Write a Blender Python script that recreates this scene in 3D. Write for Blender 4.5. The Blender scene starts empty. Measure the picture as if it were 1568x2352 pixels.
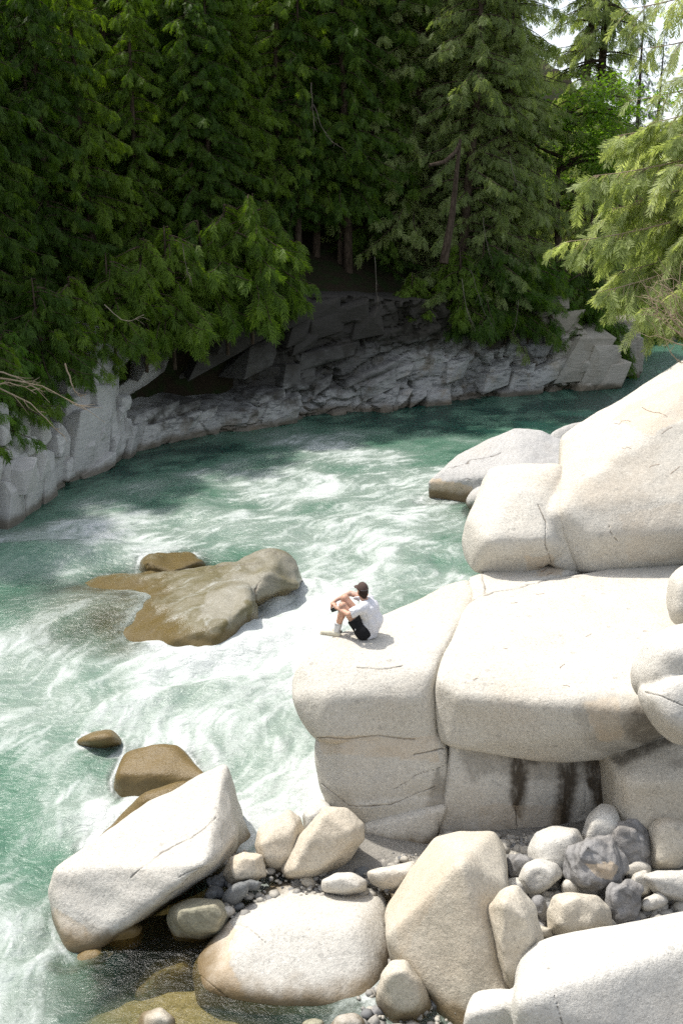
import bpy, bmesh, math, random
import numpy as np
from mathutils import Vector, Matrix

# ------------------------------------------------------------------ camera, world, sun
S = bpy.context.scene
COL = S.collection
CAM_H, PITCH, FOC, CX, CY = 9.2, math.radians(17.0), 2287.0, 784.0, 1176.0
cam_data = bpy.data.cameras.new('camera')
cam_data.sensor_width = 36.0
cam_data.lens = 36.0 * FOC / 2352.0
cam_data.clip_end = 3000
cam = bpy.data.objects.new('camera', cam_data)
cam.location = (0, 0, CAM_H)
cam.rotation_euler = (math.radians(90) - PITCH, 0, 0)
COL.objects.link(cam)
S.camera = cam

SUN_DIR = Vector((-0.46, 0.30, 1.0)).normalized()
elev = math.asin(SUN_DIR.z)
W = bpy.data.worlds.new('World')
S.world = W
W.use_nodes = True
wn = W.node_tree.nodes
wn.clear()
sky = wn.new('ShaderNodeTexSky')
sky.sky_type = 'NISHITA'
sky.sun_disc = False
sky.sun_elevation = elev
sky.sun_rotation = math.atan2(SUN_DIR.x, SUN_DIR.y)
sky.air_density = 1.0
sky.dust_density = 2.0
bg = wn.new('ShaderNodeBackground')
bg.inputs['Strength'].default_value = 0.15
wo = wn.new('ShaderNodeOutputWorld')
hs = wn.new('ShaderNodeHueSaturation')          # thin bright veil of cloud: a whiter sky
hs.inputs['Saturation'].default_value = 0.42
W.node_tree.links.new(sky.outputs[0], hs.inputs['Color'])
W.node_tree.links.new(hs.outputs[0], bg.inputs[0])
W.node_tree.links.new(bg.outputs[0], wo.inputs[0])
sd = bpy.data.lights.new('sun', 'SUN')
sd.energy = 2.75
sd.angle = math.radians(1.5)
sd.color = (1.0, 0.95, 0.875)
so = bpy.data.objects.new('sun', sd)
so.rotation_euler = SUN_DIR.to_track_quat('Z', 'Y').to_euler()
so.location = (-30, 30, 60)
COL.objects.link(so)
vs = S.view_settings
vs.view_transform = 'Standard'
vs.look = 'None'
vs.exposure = 0.95
vs.gamma = 1.0
vs.use_curve_mapping = False
S.cycles.use_denoising = False
S.cycles.use_adaptive_sampling = False
S.cycles.sample_clamp_direct = 1.8
S.cycles.sample_clamp_indirect = 2.0
S.cycles.max_bounces = 8
S.cycles.transparent_max_bounces = 12
S.cycles.caustics_reflective = False
S.cycles.caustics_refractive = False

# ------------------------------------------------------------------ helpers
rnd = random.Random(7)
rng = np.random.default_rng(11)
SP, CP = math.sin(PITCH), math.cos(PITCH)


def ray(px, py):
    u, v = (px - CX) / FOC, (py - CY) / FOC
    return np.array([u, CP - v * SP, -SP - v * CP])


CAM = np.array([0.0, 0.0, CAM_H])


def at_y(px, py, Y):
    d = ray(px, py)
    return CAM + d * (Y / d[1])


def at_z(px, py, z):
    d = ray(px, py)
    return CAM + d * ((z - CAM_H) / d[2])


def at_d(px, py, depth):
    return CAM + ray(px, py) * depth


def proj(P):
    """world points (n,3) -> picture coordinates and depth"""
    Q = np.asarray(P) - CAM
    dep = Q[:, 1] * CP - Q[:, 2] * SP
    dep = np.where(np.abs(dep) < 1e-6, 1e-6, dep)
    up = Q[:, 1] * SP + Q[:, 2] * CP
    return CX + FOC * Q[:, 0] / dep, CY - FOC * up / dep, dep


_tab = np.random.default_rng(3).random((64, 64, 64)).astype(np.float32)


def vnoise(P, s=1.0, seed=0):
    Q = np.asarray(P, dtype=np.float64) * s + np.array([seed * 7.31, seed * 3.17, seed * 5.71])
    i = np.floor(Q).astype(np.int64)
    f = Q - i
    f = f * f * f * (f * (f * 6 - 15) + 10)
    i0 = i & 63
    i1 = (i + 1) & 63
    x0, y0, z0 = i0[..., 0], i0[..., 1], i0[..., 2]
    x1, y1, z1 = i1[..., 0], i1[..., 1], i1[..., 2]
    fx, fy, fz = f[..., 0], f[..., 1], f[..., 2]
    a = _tab[x0, y0, z0] * (1 - fx) + _tab[x1, y0, z0] * fx
    b = _tab[x0, y1, z0] * (1 - fx) + _tab[x1, y1, z0] * fx
    c = _tab[x0, y0, z1] * (1 - fx) + _tab[x1, y0, z1] * fx
    d = _tab[x0, y1, z1] * (1 - fx) + _tab[x1, y1, z1] * fx
    return ((a * (1 - fy) + b * fy) * (1 - fz) + (c * (1 - fy) + d * fy) * fz) * 2 - 1


def fbm(P, s=1.0, o=4, seed=0, gain=0.5):
    r, a, n = 0, 1.0, 0
    for k in range(o):
        r = r + a * vnoise(P, s * 2.03 ** k, seed + k * 3)
        n += a
        a *= gain
    return r / n


def sstep(a, b, x):
    t = np.clip((x - a) / (b - a), 0, 1)
    return t * t * (3 - 2 * t)


def blur3(F, r):
    """triangle blur of radius r cells along each axis"""
    if r < 1:
        return F
    for _ in range(2):
        for ax in range(3):
            pad = [(0, 0)] * 3
            pad[ax] = (r + 1, r)
            G = np.cumsum(np.pad(F, pad, mode='reflect', reflect_type='odd'), axis=ax)
            n = F.shape[ax]
            hi = np.take(G, np.arange(2 * r + 1, 2 * r + 1 + n), axis=ax)
            lo = np.take(G, np.arange(0, n), axis=ax)
            F = (hi - lo) / (2 * r + 1)
    return F


def hull_planes(pts):
    bm = bmesh.new()
    for p in pts:
        bm.verts.new(p)
    bmesh.ops.convex_hull(bm, input=bm.verts)
    pl = []
    for f in bm.faces:
        f.normal_update()
        if f.calc_area() > 1e-7:
            n = np.array(f.normal)
            pl.append((n, float(n @ np.array(f.verts[0].co))))
    bm.free()
    c = np.mean(np.array(pts), axis=0)
    out = []
    for n, d in pl:
        if n @ c - d > 0:
            n, d = -n, -d
        out.append((n, d))
    return out


def surface_nets(F, org, h):
    ins = F < 0
    nx, ny, nz = F.shape
    acc = np.zeros((nx - 1, ny - 1, nz - 1, 3), np.float32)
    cnt = np.zeros((nx - 1, ny - 1, nz - 1), np.float32)
    for ax in range(3):
        A = [slice(None)] * 3
        B = [slice(None)] * 3
        A[ax] = slice(0, -1)
        B[ax] = slice(1, None)
        fa, fb = F[tuple(A)], F[tuple(B)]
        ch = (fa < 0) != (fb < 0)
        idx = np.argwhere(ch)
        t = fa[ch] / (fa[ch] - fb[ch])
        pos = idx.astype(np.float32)
        pos[:, ax] += t
        o1, o2 = [a for a in range(3) if a != ax]
        for d1 in (0, -1):
            for d2 in (0, -1):
                c = idx.copy()
                c[:, o1] += d1
                c[:, o2] += d2
                ok = (c[:, o1] >= 0) & (c[:, o2] >= 0) & (c[:, o1] < F.shape[o1] - 1) & (c[:, o2] < F.shape[o2] - 1)
                cc = c[ok]
                np.add.at(acc, (cc[:, 0], cc[:, 1], cc[:, 2]), pos[ok])
                np.add.at(cnt, (cc[:, 0], cc[:, 1], cc[:, 2]), 1)
    act = cnt > 0
    ids = -np.ones(cnt.shape, np.int64)
    ids[act] = np.arange(act.sum())
    V = acc[act] / cnt[act][:, None] * h + org
    quads = []
    for ax in range(3):
        A = [slice(None)] * 3
        B = [slice(None)] * 3
        A[ax] = slice(0, -1)
        B[ax] = slice(1, None)
        sa, sb = ins[tuple(A)], ins[tuple(B)]
        o1, o2 = (ax + 1) % 3, (ax + 2) % 3
        for flip in (False, True):
            idx = np.argwhere((sa & ~sb) if not flip else (~sa & sb))
            ok = (idx[:, o1] > 0) & (idx[:, o2] > 0) & (idx[:, o1] < F.shape[o1] - 1) & (idx[:, o2] < F.shape[o2] - 1)
            idx = idx[ok]
            q = []
            for d1, d2 in ((0, 0), (-1, 0), (-1, -1), (0, -1)):
                c = idx.copy()
                c[:, o1] += d1
                c[:, o2] += d2
                q.append(ids[c[:, 0], c[:, 1], c[:, 2]])
            q = np.stack(q, 1)
            if flip:
                q = q[:, ::-1]
            quads.append(q)
    return V, np.concatenate(quads)


def mesh_from(name, V, faces, smooth=True, mat=None):
    """faces: (n,k) int array"""
    me = bpy.data.meshes.new(name)
    V = np.ascontiguousarray(V, dtype=np.float32)
    faces = np.ascontiguousarray(faces, dtype=np.int32)
    n, k = faces.shape
    me.vertices.add(len(V))
    me.vertices.foreach_set('co', V.ravel())
    me.loops.add(n * k)
    me.loops.foreach_set('vertex_index', faces.ravel())
    me.polygons.add(n)
    me.polygons.foreach_set('loop_start', np.arange(0, n * k, k, dtype=np.int32))
    me.polygons.foreach_set('loop_total', np.full(n, k, dtype=np.int32))
    me.polygons.foreach_set('use_smooth', np.full(n, smooth))
    me.update(calc_edges=True)
    me.validate()
    if mat:
        me.materials.append(mat)
    return me


def fattr(me, name, vals):
    a = me.attributes.new(name, 'FLOAT', 'POINT')
    a.data.foreach_set('value', np.ascontiguousarray(vals, dtype=np.float32))


def link(name, me, parent=None, **kw):
    o = bpy.data.objects.new(name, me)
    COL.objects.link(o)
    if parent:
        o.parent = parent
    for k, v in kw.items():
        o[k] = v
    return o


def empty(name, loc=(0, 0, 0), **kw):
    o = link(name, None, **kw)
    o.location = loc
    o.empty_display_size = 0.2
    return o


def vnormals(V, Q):
    if Q.shape[1] > 3:
        e1, e2 = V[Q[:, 2]] - V[Q[:, 0]], V[Q[:, 3]] - V[Q[:, 1]]
    else:
        e1, e2 = V[Q[:, 1]] - V[Q[:, 0]], V[Q[:, 2]] - V[Q[:, 0]]
    fn = np.cross(e1, e2)
    N = np.zeros_like(V)
    for k in range(Q.shape[1]):
        np.add.at(N, Q[:, k], fn)
    return N / (np.linalg.norm(N, axis=1, keepdims=True) + 1e-12)


def poly_dist(px, py, pl):
    d = np.full(px.shape, 1e9)
    for (x0, y0), (x1, y1) in zip(pl[:-1], pl[1:]):
        dx, dy = x1 - x0, y1 - y0
        t = np.clip(((px - x0) * dx + (py - y0) * dy) / (dx * dx + dy * dy + 1e-9), 0, 1)
        d = np.minimum(d, np.hypot(px - x0 - t * dx, py - y0 - t * dy))
    return d


def in_poly(px, py, poly):
    r = np.zeros(px.shape, bool)
    n = len(poly)
    for i in range(n):
        x0, y0 = poly[i]
        x1, y1 = poly[(i + 1) % n]
        c = ((y0 > py) != (y1 > py)) & (px < (x1 - x0) * (py - y0) / (y1 - y0 + 1e-12) + x0)
        r ^= c
    return r


# ------------------------------------------------------------------ node helpers
class NT:
    def __init__(s, name):
        s.m = bpy.data.materials.new(name)
        s.m.use_nodes = True
        s.t = s.m.node_tree
        s.t.nodes.clear()
        s.out = s.n('ShaderNodeOutputMaterial')

    def n(s, t, **kw):
        x = s.t.nodes.new(t)
        for k, v in kw.items():
            setattr(x, k, v)
        return x

    def l(s, a, b):
        s.t.links.new(a, b)

    def put(s, v, sock):
        if isinstance(v, (int, float)):
            sock.default_value = v
        elif isinstance(v, (tuple, list)):
            sock.default_value = (tuple(v) + (1.0,))[:len(sock.default_value)] if len(sock.default_value) == 4 else v
        else:
            s.l(v, sock)

    def math(s, op, a, b=0.0, c=0.0, clamp=False):
        x = s.n('ShaderNodeMath', operation=op, use_clamp=clamp)
        s.put(a, x.inputs[0])
        s.put(b, x.inputs[1])
        s.put(c, x.inputs[2])
        return x.outputs[0]

    def mix(s, f, a, b, blend='MIX'):
        x = s.n('ShaderNodeMix', data_type='RGBA', blend_type=blend)
        s.put(f, x.inputs[0])
        s.put(a, x.inputs[6])
        s.put(b, x.inputs[7])
        return x.outputs[2]

    def noise(s, scale, detail=3, rough=0.55, vec=None, dist=0.0):
        x = s.n('ShaderNodeTexNoise')
        x.inputs['Scale'].default_value = scale
        x.inputs['Detail'].default_value = detail
        x.inputs['Roughness'].default_value = rough
        x.inputs['Distortion'].default_value = dist
        if vec is not None:
            s.l(vec, x.inputs['Vector'])
        return x.outputs['Fac']

    def rng(s, v, a, b, lo=0.0, hi=1.0, smooth=True):
        x = s.n('ShaderNodeMapRange', interpolation_type='SMOOTHSTEP' if smooth else 'LINEAR')
        s.put(v, x.inputs[0])
        x.inputs[1].default_value = a
        x.inputs[2].default_value = b
        x.inputs[3].default_value = lo
        x.inputs[4].default_value = hi
        return x.outputs[0]

    def geo_pos(s):
        return s.n('ShaderNodeNewGeometry').outputs['Position']

    def sepz(s, v):
        x = s.n('ShaderNodeSeparateXYZ')
        s.l(v, x.inputs[0])
        return x.outputs[2]

    def mapv(s, v, scale=(1, 1, 1), rot=(0, 0, 0)):
        x = s.n('ShaderNodeMapping')
        s.l(v, x.inputs['Vector'])
        x.inputs['Scale'].default_value = scale
        x.inputs['Rotation'].default_value = rot
        return x.outputs[0]

    def attr(s, name):
        x = s.n('ShaderNodeAttribute', attribute_name=name)
        return x.outputs['Fac']

    def bump(s, h, strength=0.3, dist=0.02, normal=None):
        x = s.n('ShaderNodeBump')
        x.inputs['Strength'].default_value = strength
        x.inputs['Distance'].default_value = dist
        s.l(h, x.inputs['Height'])
        if normal is not None:
            s.l(normal, x.inputs['Normal'])
        return x.outputs[0]

    def bsdf(s, col, rough=0.8, normal=None, spec=0.3, **kw):
        x = s.n('ShaderNodeBsdfPrincipled')
        s.put(col, x.inputs['Base Color'])
        s.put(rough, x.inputs['Roughness'])
        s.put(spec, x.inputs['Specular IOR Level'])
        if normal is not None:
            s.l(normal, x.inputs['Normal'])
        for k, v in kw.items():
            s.put(v, x.inputs[k.replace('_', ' ')])
        return x.outputs[0]

    def done(s, sh):
        s.l(sh, s.out.inputs[0])
        return s.m


def granite(name, base=(0.52, 0.494, 0.435), warm=(0.50, 0.40, 0.28), warm_amt=0.35, speck=0.5, wet_top=0.25,
            dark=(0.060, 0.046, 0.030), rough=0.85, wetcol=(0.13, 0.085, 0.03), veins=0.0, spots=0.5):
    t = NT(name)
    pos = t.geo_pos()
    n_big = t.noise(0.55, 4, 0.6, pos)
    n_mid = t.noise(2.6, 5, 0.65, pos)
    n_fine = t.noise(25, 4, 0.8, pos)
    n_grain = t.noise(90, 2, 0.6, pos)
    n_med = t.noise(9, 4, 0.7, pos)
    col = t.mix(t.math('MULTIPLY', t.rng(n_big, 0.45, 0.72), warm_amt), base, warm)
    col = t.mix(t.rng(n_mid, 0.42, 0.75, 0, 0.35), col, tuple(c * 0.72 for c in base))
    g = t.math('ADD', t.math('MULTIPLY', n_fine, 0.6), t.math('MULTIPLY', n_grain, 0.4))
    col = t.mix(t.rng(n_med, 0.52, 0.72, 0, 0.22), col, tuple(c * 0.66 for c in base))
    col = t.mix(t.rng(g, 0.47, 0.37, 0, min(1, speck * 1.5)), col, tuple(c * 0.45 for c in base))
    col = t.mix(t.rng(g, 0.52, 0.62, 0, min(1, speck * 1.3)), col, tuple(min(0.8, c * 1.4) for c in base))
    # rounded grey inclusions scattered through the granite
    vo = t.n('ShaderNodeTexVoronoi')
    vo.inputs['Scale'].default_value = 2.1
    t.l(t.mapv(pos, (1, 1.2, 1.6), (0.4, 0.3, 0.2)), vo.inputs['Vector'])
    sp = t.math('MULTIPLY', t.rng(t.math('ADD', vo.outputs['Distance'], t.math('MULTIPLY', n_fine, 0.05)), 0.13, 0.10), spots)
    col = t.mix(sp, col, tuple(c * 0.55 for c in base))
    if veins:
        wv = t.n('ShaderNodeTexWave')
        wv.inputs['Scale'].default_value = 2.2
        wv.inputs['Distortion'].default_value = 9.0
        wv.inputs['Detail'].default_value = 4
        t.l(t.mapv(pos, (1, 1, 1), (0.6, 0.4, 0.9)), wv.inputs['Vector'])
        col = t.mix(t.math('MULTIPLY', t.rng(wv.outputs['Fac'], 0.55, 0.9), veins), col, tuple(c * 0.45 for c in base))
    # stain and crack attributes (dark lichen, seep marks, dirt in joints)
    st = t.attr('stain')
    stn = t.math('MULTIPLY', st, t.rng(t.noise(9, 4, 0.7, t.mapv(pos, (1, 1, 0.35))), 0.25, 0.55, 0.55, 1.0))
    col = t.mix(stn, col, dark)
    tn = t.math('MULTIPLY', t.attr('tan'), t.rng(n_mid, 0.3, 0.6, 0.5, 1.0))
    col = t.mix(tn, col, warm)
    ck = t.attr('crack')
    col = t.mix(t.math('MULTIPLY', ck, 0.72), col, (0.075, 0.052, 0.032))
    col = t.mix(t.math('MULTIPLY', t.attr('film'), t.rng(n_fine, 0.35, 0.6, 0.3, 0.95)), col, (0.55, 0.58, 0.56))
    # algae and wet band just above the river
    z = t.sepz(pos)
    zz = t.math('ADD', z, t.math('MULTIPLY', t.math('SUBTRACT', n_mid, 0.5), -0.35))
    wet = t.rng(zz, wet_top + 0.16, wet_top - 0.1)
    col = t.mix(t.math('MULTIPLY', wet, 0.85), col, wetcol)
    h = t.math('ADD', t.math('MULTIPLY', n_fine, 0.5), t.math('ADD', t.math('MULTIPLY', n_mid, 1.4), t.math('MULTIPLY', n_grain, 0.3)))
    h = t.math('ADD', h, n_med)
    nb = t.bump(h, 0.42, 0.045)
    r = t.math('SUBTRACT', rough, t.math('MULTIPLY', t.math('MAXIMUM', wet, t.math('MULTIPLY', st, 0.6)), 0.5))
    return t.done(t.bsdf(col, r, nb, 0.3))


M = {}
M['granite'] = granite('pale_granite')
M['granite_white'] = granite('white_granite', (0.53, 0.512, 0.465), warm_amt=0.2)
M['granite_tan'] = granite('tan_granite', (0.515, 0.47, 0.385), warm_amt=0.45)
M['granite_river'] = granite('river_granite', (0.50, 0.482, 0.435), warm_amt=0.15, wet_top=0.16)
M['granite_far'] = granite('grey_granite', (0.44, 0.43, 0.41), warm_amt=0.25, wet_top=0.3, veins=0.15)
M['stone_grey'] = granite('grey_rough_stone', (0.25, 0.245, 0.24), warm_amt=0.35, wet_top=-0.4, veins=0.5, spots=0)
M['stone_dark'] = granite('slate_stone', (0.15, 0.16, 0.165), warm_amt=0.1, wet_top=-0.4, spots=0)
M['stone_green'] = granite('greenish_stone', (0.29, 0.28, 0.205), warm_amt=0.4, wet_top=0.02, veins=0.3, spots=0)
M['wet_rock'] = granite('wet_algae_rock', (0.16, 0.115, 0.050), warm=(0.12, 0.080, 0.022), warm_amt=0.8, speck=0.35, wet_top=-3,
                        rough=0.35, spots=0)
M['pour_rock'] = granite('washed_rock', (0.24, 0.225, 0.175), warm=(0.105, 0.088, 0.030), warm_amt=1.0, speck=0.3, wet_top=0.40,
                         rough=0.42, spots=0, wetcol=(0.12, 0.085, 0.03))

WET_V = []   # vertices of river rocks, used to find how deep the water is over them


def refine(V, Q, mask_fn, cuts=2):
    """split the faces near the cracks so that the cracks can be narrow"""
    m = mask_fn(V)
    if not m.any():
        return V, Q
    bm = bmesh.new()
    me = mesh_from('tmp', V, Q)
    bm.from_mesh(me)
    bpy.data.meshes.remove(me)
    bm.verts.ensure_lookup_table()
    ed = [e for e in bm.edges if m[e.verts[0].index] and m[e.verts[1].index]]
    bmesh.ops.subdivide_edges(bm, edges=ed, cuts=cuts, use_grid_fill=True)
    bmesh.ops.triangulate(bm, faces=bm.faces)
    bm.verts.index_update()
    V2 = np.array([v.co[:] for v in bm.verts])
    Q2 = np.array([[v.index for v in f.verts] for f in bm.faces])
    bm.free()
    return V2, Q2


def finish_rock(name, V, Q, mat, label, cat, cracks=(), stains=(), tans=(), disp=(0.05, 0.9, 0.012, 3.5), seed=0, wet=False,
                parent=None, group=None, strata=0.0, deepen=1.0):
    if cracks:
        def near(P):
            qx, qy, _ = proj(P)
            m = np.zeros(len(P), bool)
            fc = (vnormals(V, Q) * (CAM - P)).sum(1) > 0
            for pl, w in cracks:
                m |= poly_dist(qx, qy, pl) < w + 9
            return m & fc
        V, Q = refine(V, Q, near)
    N = vnormals(V, Q)
    a1, s1, a2, s2 = disp
    V = V + N * (a1 * fbm(V, s1, 3, seed) + a2 * fbm(V, s2, 3, seed + 5))[:, None]
    if strata:
        q = V @ np.array([0.35, 0.3, 1.0]) * 5.5 + 1.6 * vnoise(V, 0.8, seed + 2)
        V = V + N * (strata * (np.abs(((q * 0.5) % 1) - 0.5) * 2 - 0.5))[:, None]
    px, py, dep = proj(V)
    toc = CAM - V
    facing = (N * toc).sum(1) > 0
    ck = np.zeros(len(V))
    jit = 6.0 * fbm(V, 2.5, 4, seed + 9)
    wj = 0.75 + 0.5 * vnoise(V, 5.0, seed + 11)
    for pl, w in cracks:
        d = poly_dist(px + jit, py + jit, pl)
        ck = np.maximum(ck, np.where(facing, sstep(w * 0.42 * wj, w * 0.12 * wj, d) * np.clip(0.35 + wj * 0.6, 0, 1), 0))
    V = V - N * (0.022 * deepen * ck)[:, None]
    st = np.zeros(len(V))
    for poly, val, soft in stains:
        inside = in_poly(px + 3 * jit * soft, py, poly)
        st = np.maximum(st, np.where(facing & inside, val, 0))
    tn = np.zeros(len(V))
    for poly, val in tans:
        inside = in_poly(px + 2 * jit, py + 2 * jit, poly)
        tn = np.maximum(tn, np.where(facing & inside, val, 0))
    if wet:
        WET_V.append(V)
    c = V.mean(axis=0)
    c[2] = V[:, 2].min()
    me = mesh_from(name, V - c, Q, True, M[mat])
    fattr(me, 'crack', ck)
    if len(stains):
        # soften the stain edges a little along the mesh
        for _ in range(2):
            s2_ = st.copy(); n2 = np.ones(len(V))
            for k in range(Q.shape[1]):
                np.add.at(s2_, Q[:, k], st[Q[:, (k + 1) % Q.shape[1]]])
                np.add.at(n2, Q[:, k], 1)
            st = s2_ / n2
    fattr(me, 'stain', st)
    fattr(me, 'tan', tn)
    o = link(name, me, parent)
    o.location = c
    if label:
        o['label'] = label
        o['category'] = cat
    if group:
        o['group'] = group
    return o


def sdf_rock(name, hulls, mat, label, cat='boulder', h=0.05, **kw):
    """hulls: list of (round_m, points). Union of rounded convex hulls, meshed on a grid of h."""
    allp = np.concatenate([np.array(p) for _, p in hulls])
    lo, hi = allp.min(0) - 0.25 - h, allp.max(0) + 0.25 + h
    n = np.ceil((hi - lo) / h).astype(int) + 1
    X, Y, Z = [lo[i] + h * np.arange(n[i], dtype=np.float32) for i in range(3)]
    X, Y, Z = X[:, None, None], Y[None, :, None], Z[None, None, :]
    F = None
    for r, pts in hulls:
        G = None
        for nn, d in hull_planes(pts):
            v = (np.float32(nn[0]) * X + np.float32(nn[1]) * Y + np.float32(nn[2]) * Z - np.float32(d))
            G = v if G is None else np.maximum(G, v)
        G = blur3(G, int(round(r / h * 0.27))) - np.float32(r * 0.14)
        F = G if F is None else np.minimum(F, G)
    V, Q = surface_nets(F.astype(np.float32), lo, h)
    return finish_rock(name, V.astype(np.float64), Q, mat, label, cat, **kw)


def stone_pts(outline, depth, thick, inner=0.55, tilt=0.0):
    """convex stone whose visible outline is given; depth measured along the view"""
    c = np.mean(np.array(outline, float), axis=0)
    p = []
    for (x, y) in outline:
        dd = depth - tilt * (y - c[1]) / FOC * depth
        p.append(at_d(x, y, dd))
        i2 = inner * rnd.uniform(0.8, 1.2)
        ix, iy = c[0] + (x - c[0]) * i2, c[1] + (y - c[1]) * i2
        p.append(at_d(ix, iy, dd - thick * 0.5 * rnd.uniform(0.75, 1.1)))
        p.append(at_d(ix, iy, dd + thick * 0.5))
    return p


def Zs(pts, z):
    return [at_z(a, b, z) for a, b in pts]


def Ys(pts, y):
    return [at_y(a, b, y) for a, b in pts]


def low(pts, z, dx=0, dy=0):
    return [np.array([p[0] + dx, p[1] + dy, z]) for p in pts]


def depth_on(px, py, z):
    """view depth at which the picture ray meets height z"""
    d = ray(px, py)
    return (z - CAM_H) / d[2]
# ------------------------------------------------------------------ the right-hand bedrock and boulders
# boulder the person sits on
topA = Zs([(735, 1484), (800, 1450), (875, 1416), (1000, 1372), (1078, 1326)], 2.80) + Zs([(1085, 1372), (1055, 1430), (1012, 1492)], 2.86)
A1 = topA + Ys([(690, 1520), (672, 1560)], 13.75) + Ys([(676, 1600), (694, 1645), (728, 1692)], 13.35) + Ys([(760, 1535), (860, 1532), (960, 1545)], 13.35) \
    + Ys([(745, 1600), (860, 1600), (975, 1600)], 12.95) + Ys([(760, 1696), (880, 1700), (996, 1700)], 12.95) + Ys([(992, 1545), (992, 1620)], 13.15) \
    + low(topA[:5], 1.5)
A2 = Ys([(730, 1690), (728, 1740), (736, 1800), (760, 1852)], 13.3) + Ys([(800, 1690), (1000, 1690), (1022, 1725)], 12.95) + Ys([(1024, 1780), (1036, 1842)], 13.0) \
    + Ys([(790, 1800), (900, 1800), (1000, 1800)], 12.88) + Ys([(830, 1888), (900, 1902), (962, 1914), (1000, 1888)], 12.98) \
    + low(Zs([(760, 1484), (1070, 1340)], 2.8), 1.2) + low(Zs([(780, 1484), (1070, 1340)], 2.8), 0.0)
A2b = Ys([(738, 1790), (760, 1852), (800, 1885)], 13.2) + Ys([(820, 1845), (930, 1835), (1010, 1830), (1036, 1848)], 12.86) + Ys([(850, 1895), (960, 1916), (1003, 1884)], 12.92) + low(Zs([(780, 1484), (1070, 1340)], 2.8), 0.1)
sdf_rock('bedrock_boulder', [(0.34, A1), (0.30, A2), (0.2, A2b)], 'granite',
         'rounded pale granite boulder above the rapids that the person sits on', h=0.04, seed=1, disp=(0.07, 0.8, 0.014, 3.0),
         cracks=[([(728, 1694), (800, 1700), (870, 1690), (950, 1697)], 6), ([(950, 1733), (1020, 1722)], 6),
                 ([(820, 1533), (865, 1537), (905, 1534), (925, 1529)], 3.6), ([(738, 1800), (800, 1850), (900, 1852), (1000, 1808)], 4.5),
                 ([(905, 1815), (960, 1780), (1020, 1760)], 2.4)],
         stains=[([(1000, 1760), (1040, 1800), (1040, 1850), (985, 1870), (990, 1820)], 0.45, 1)],
         tans=[([(730, 1694), (1010, 1690), (1010, 1750), (740, 1730)], 0.5)])
A3 = Ys([(835, 1900), (970, 1915), (1005, 1885), (1030, 1850), (1000, 1930), (975, 1990), (900, 2010), (840, 1970)], 12.75) + \
    Ys([(880, 1930), (970, 1940)], 12.65) + low(Ys([(840, 1900), (1010, 1900)], 14.0), -0.3) + low(Ys([(840, 1900), (1010, 1900)], 14.0), 0.4)
sdf_rock('bedrock_ledge', [(0.14, A3)], 'granite', 'low granite ledge wedged under the boulder the person sits on', 'rock ledge', h=0.04, seed=2,
         cracks=[([(1003, 1880), (1008, 1925)], 5)])

# broad slab right of the person
topB = Zs([(1072, 1384), (1110, 1368), (1150, 1345), (1280, 1325), (1420, 1300), (1620, 1290)], 3.02) + Zs([(1058, 1432), (1018, 1496)], 2.92)
frB = Zs([(1060, 1530), (1120, 1556), (1200, 1570), (1330, 1590), (1450, 1604), (1580, 1640)], 2.86)
B1 = topB + frB + Ys([(1003, 1560), (1003, 1650), (1012, 1705)], 12.95) + Ys([(1060, 1600), (1240, 1620), (1400, 1640), (1560, 1660)], 12.55) \
    + Ys([(1040, 1716), (1110, 1724), (1190, 1740), (1300, 1746), (1400, 1738), (1500, 1694), (1600, 1660)], 12.72) \
    + low(topB[:6], 1.4) + low(topB[6:], 1.6)
sdf_rock('bedrock_slab', [(0.26, B1)], 'granite', 'broad sunlit granite slab with a shaded front edge, right of the person', 'rock slab', h=0.055, seed=3,
         disp=(0.05, 0.6, 0.012, 3.0),
         cracks=[([(1110, 1368), (1180, 1352), (1270, 1330), (1330, 1322)], 4)],
         stains=[([(1312, 1640), (1335, 1600), (1400, 1590), (1470, 1600), (1500, 1690), (1420, 1735), (1350, 1720)], 0.30, 1),
                 ([(1440, 1620), (1500, 1610), (1530, 1690), (1470, 1715), (1430, 1690)], 0.75, 1)],
         tans=[([(1335, 1610), (1420, 1600), (1430, 1700), (1370, 1700)], 0.5)])
# flat bedrock behind the slab, with the joint along its left
B2 = Zs([(1076, 1322), (1112, 1318), (1160, 1300), (1112, 1364), (1084, 1378), (1300, 1270), (1600, 1230), (1300, 1318), (1150, 1342)], 2.98)
sdf_rock('bedrock_floor', [(0.1, B2 + low(B2, 1.3))], 'granite', 'narrow strip of flat bedrock under the two upper boulders', 'rock slab', h=0.05, seed=4,
         cracks=[([(1106, 1318), (1112, 1345), (1110, 1368)], 7)],
         tans=[([(1235, 1290), (1290, 1290), (1290, 1320), (1235, 1325)], 0.6)])

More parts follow.
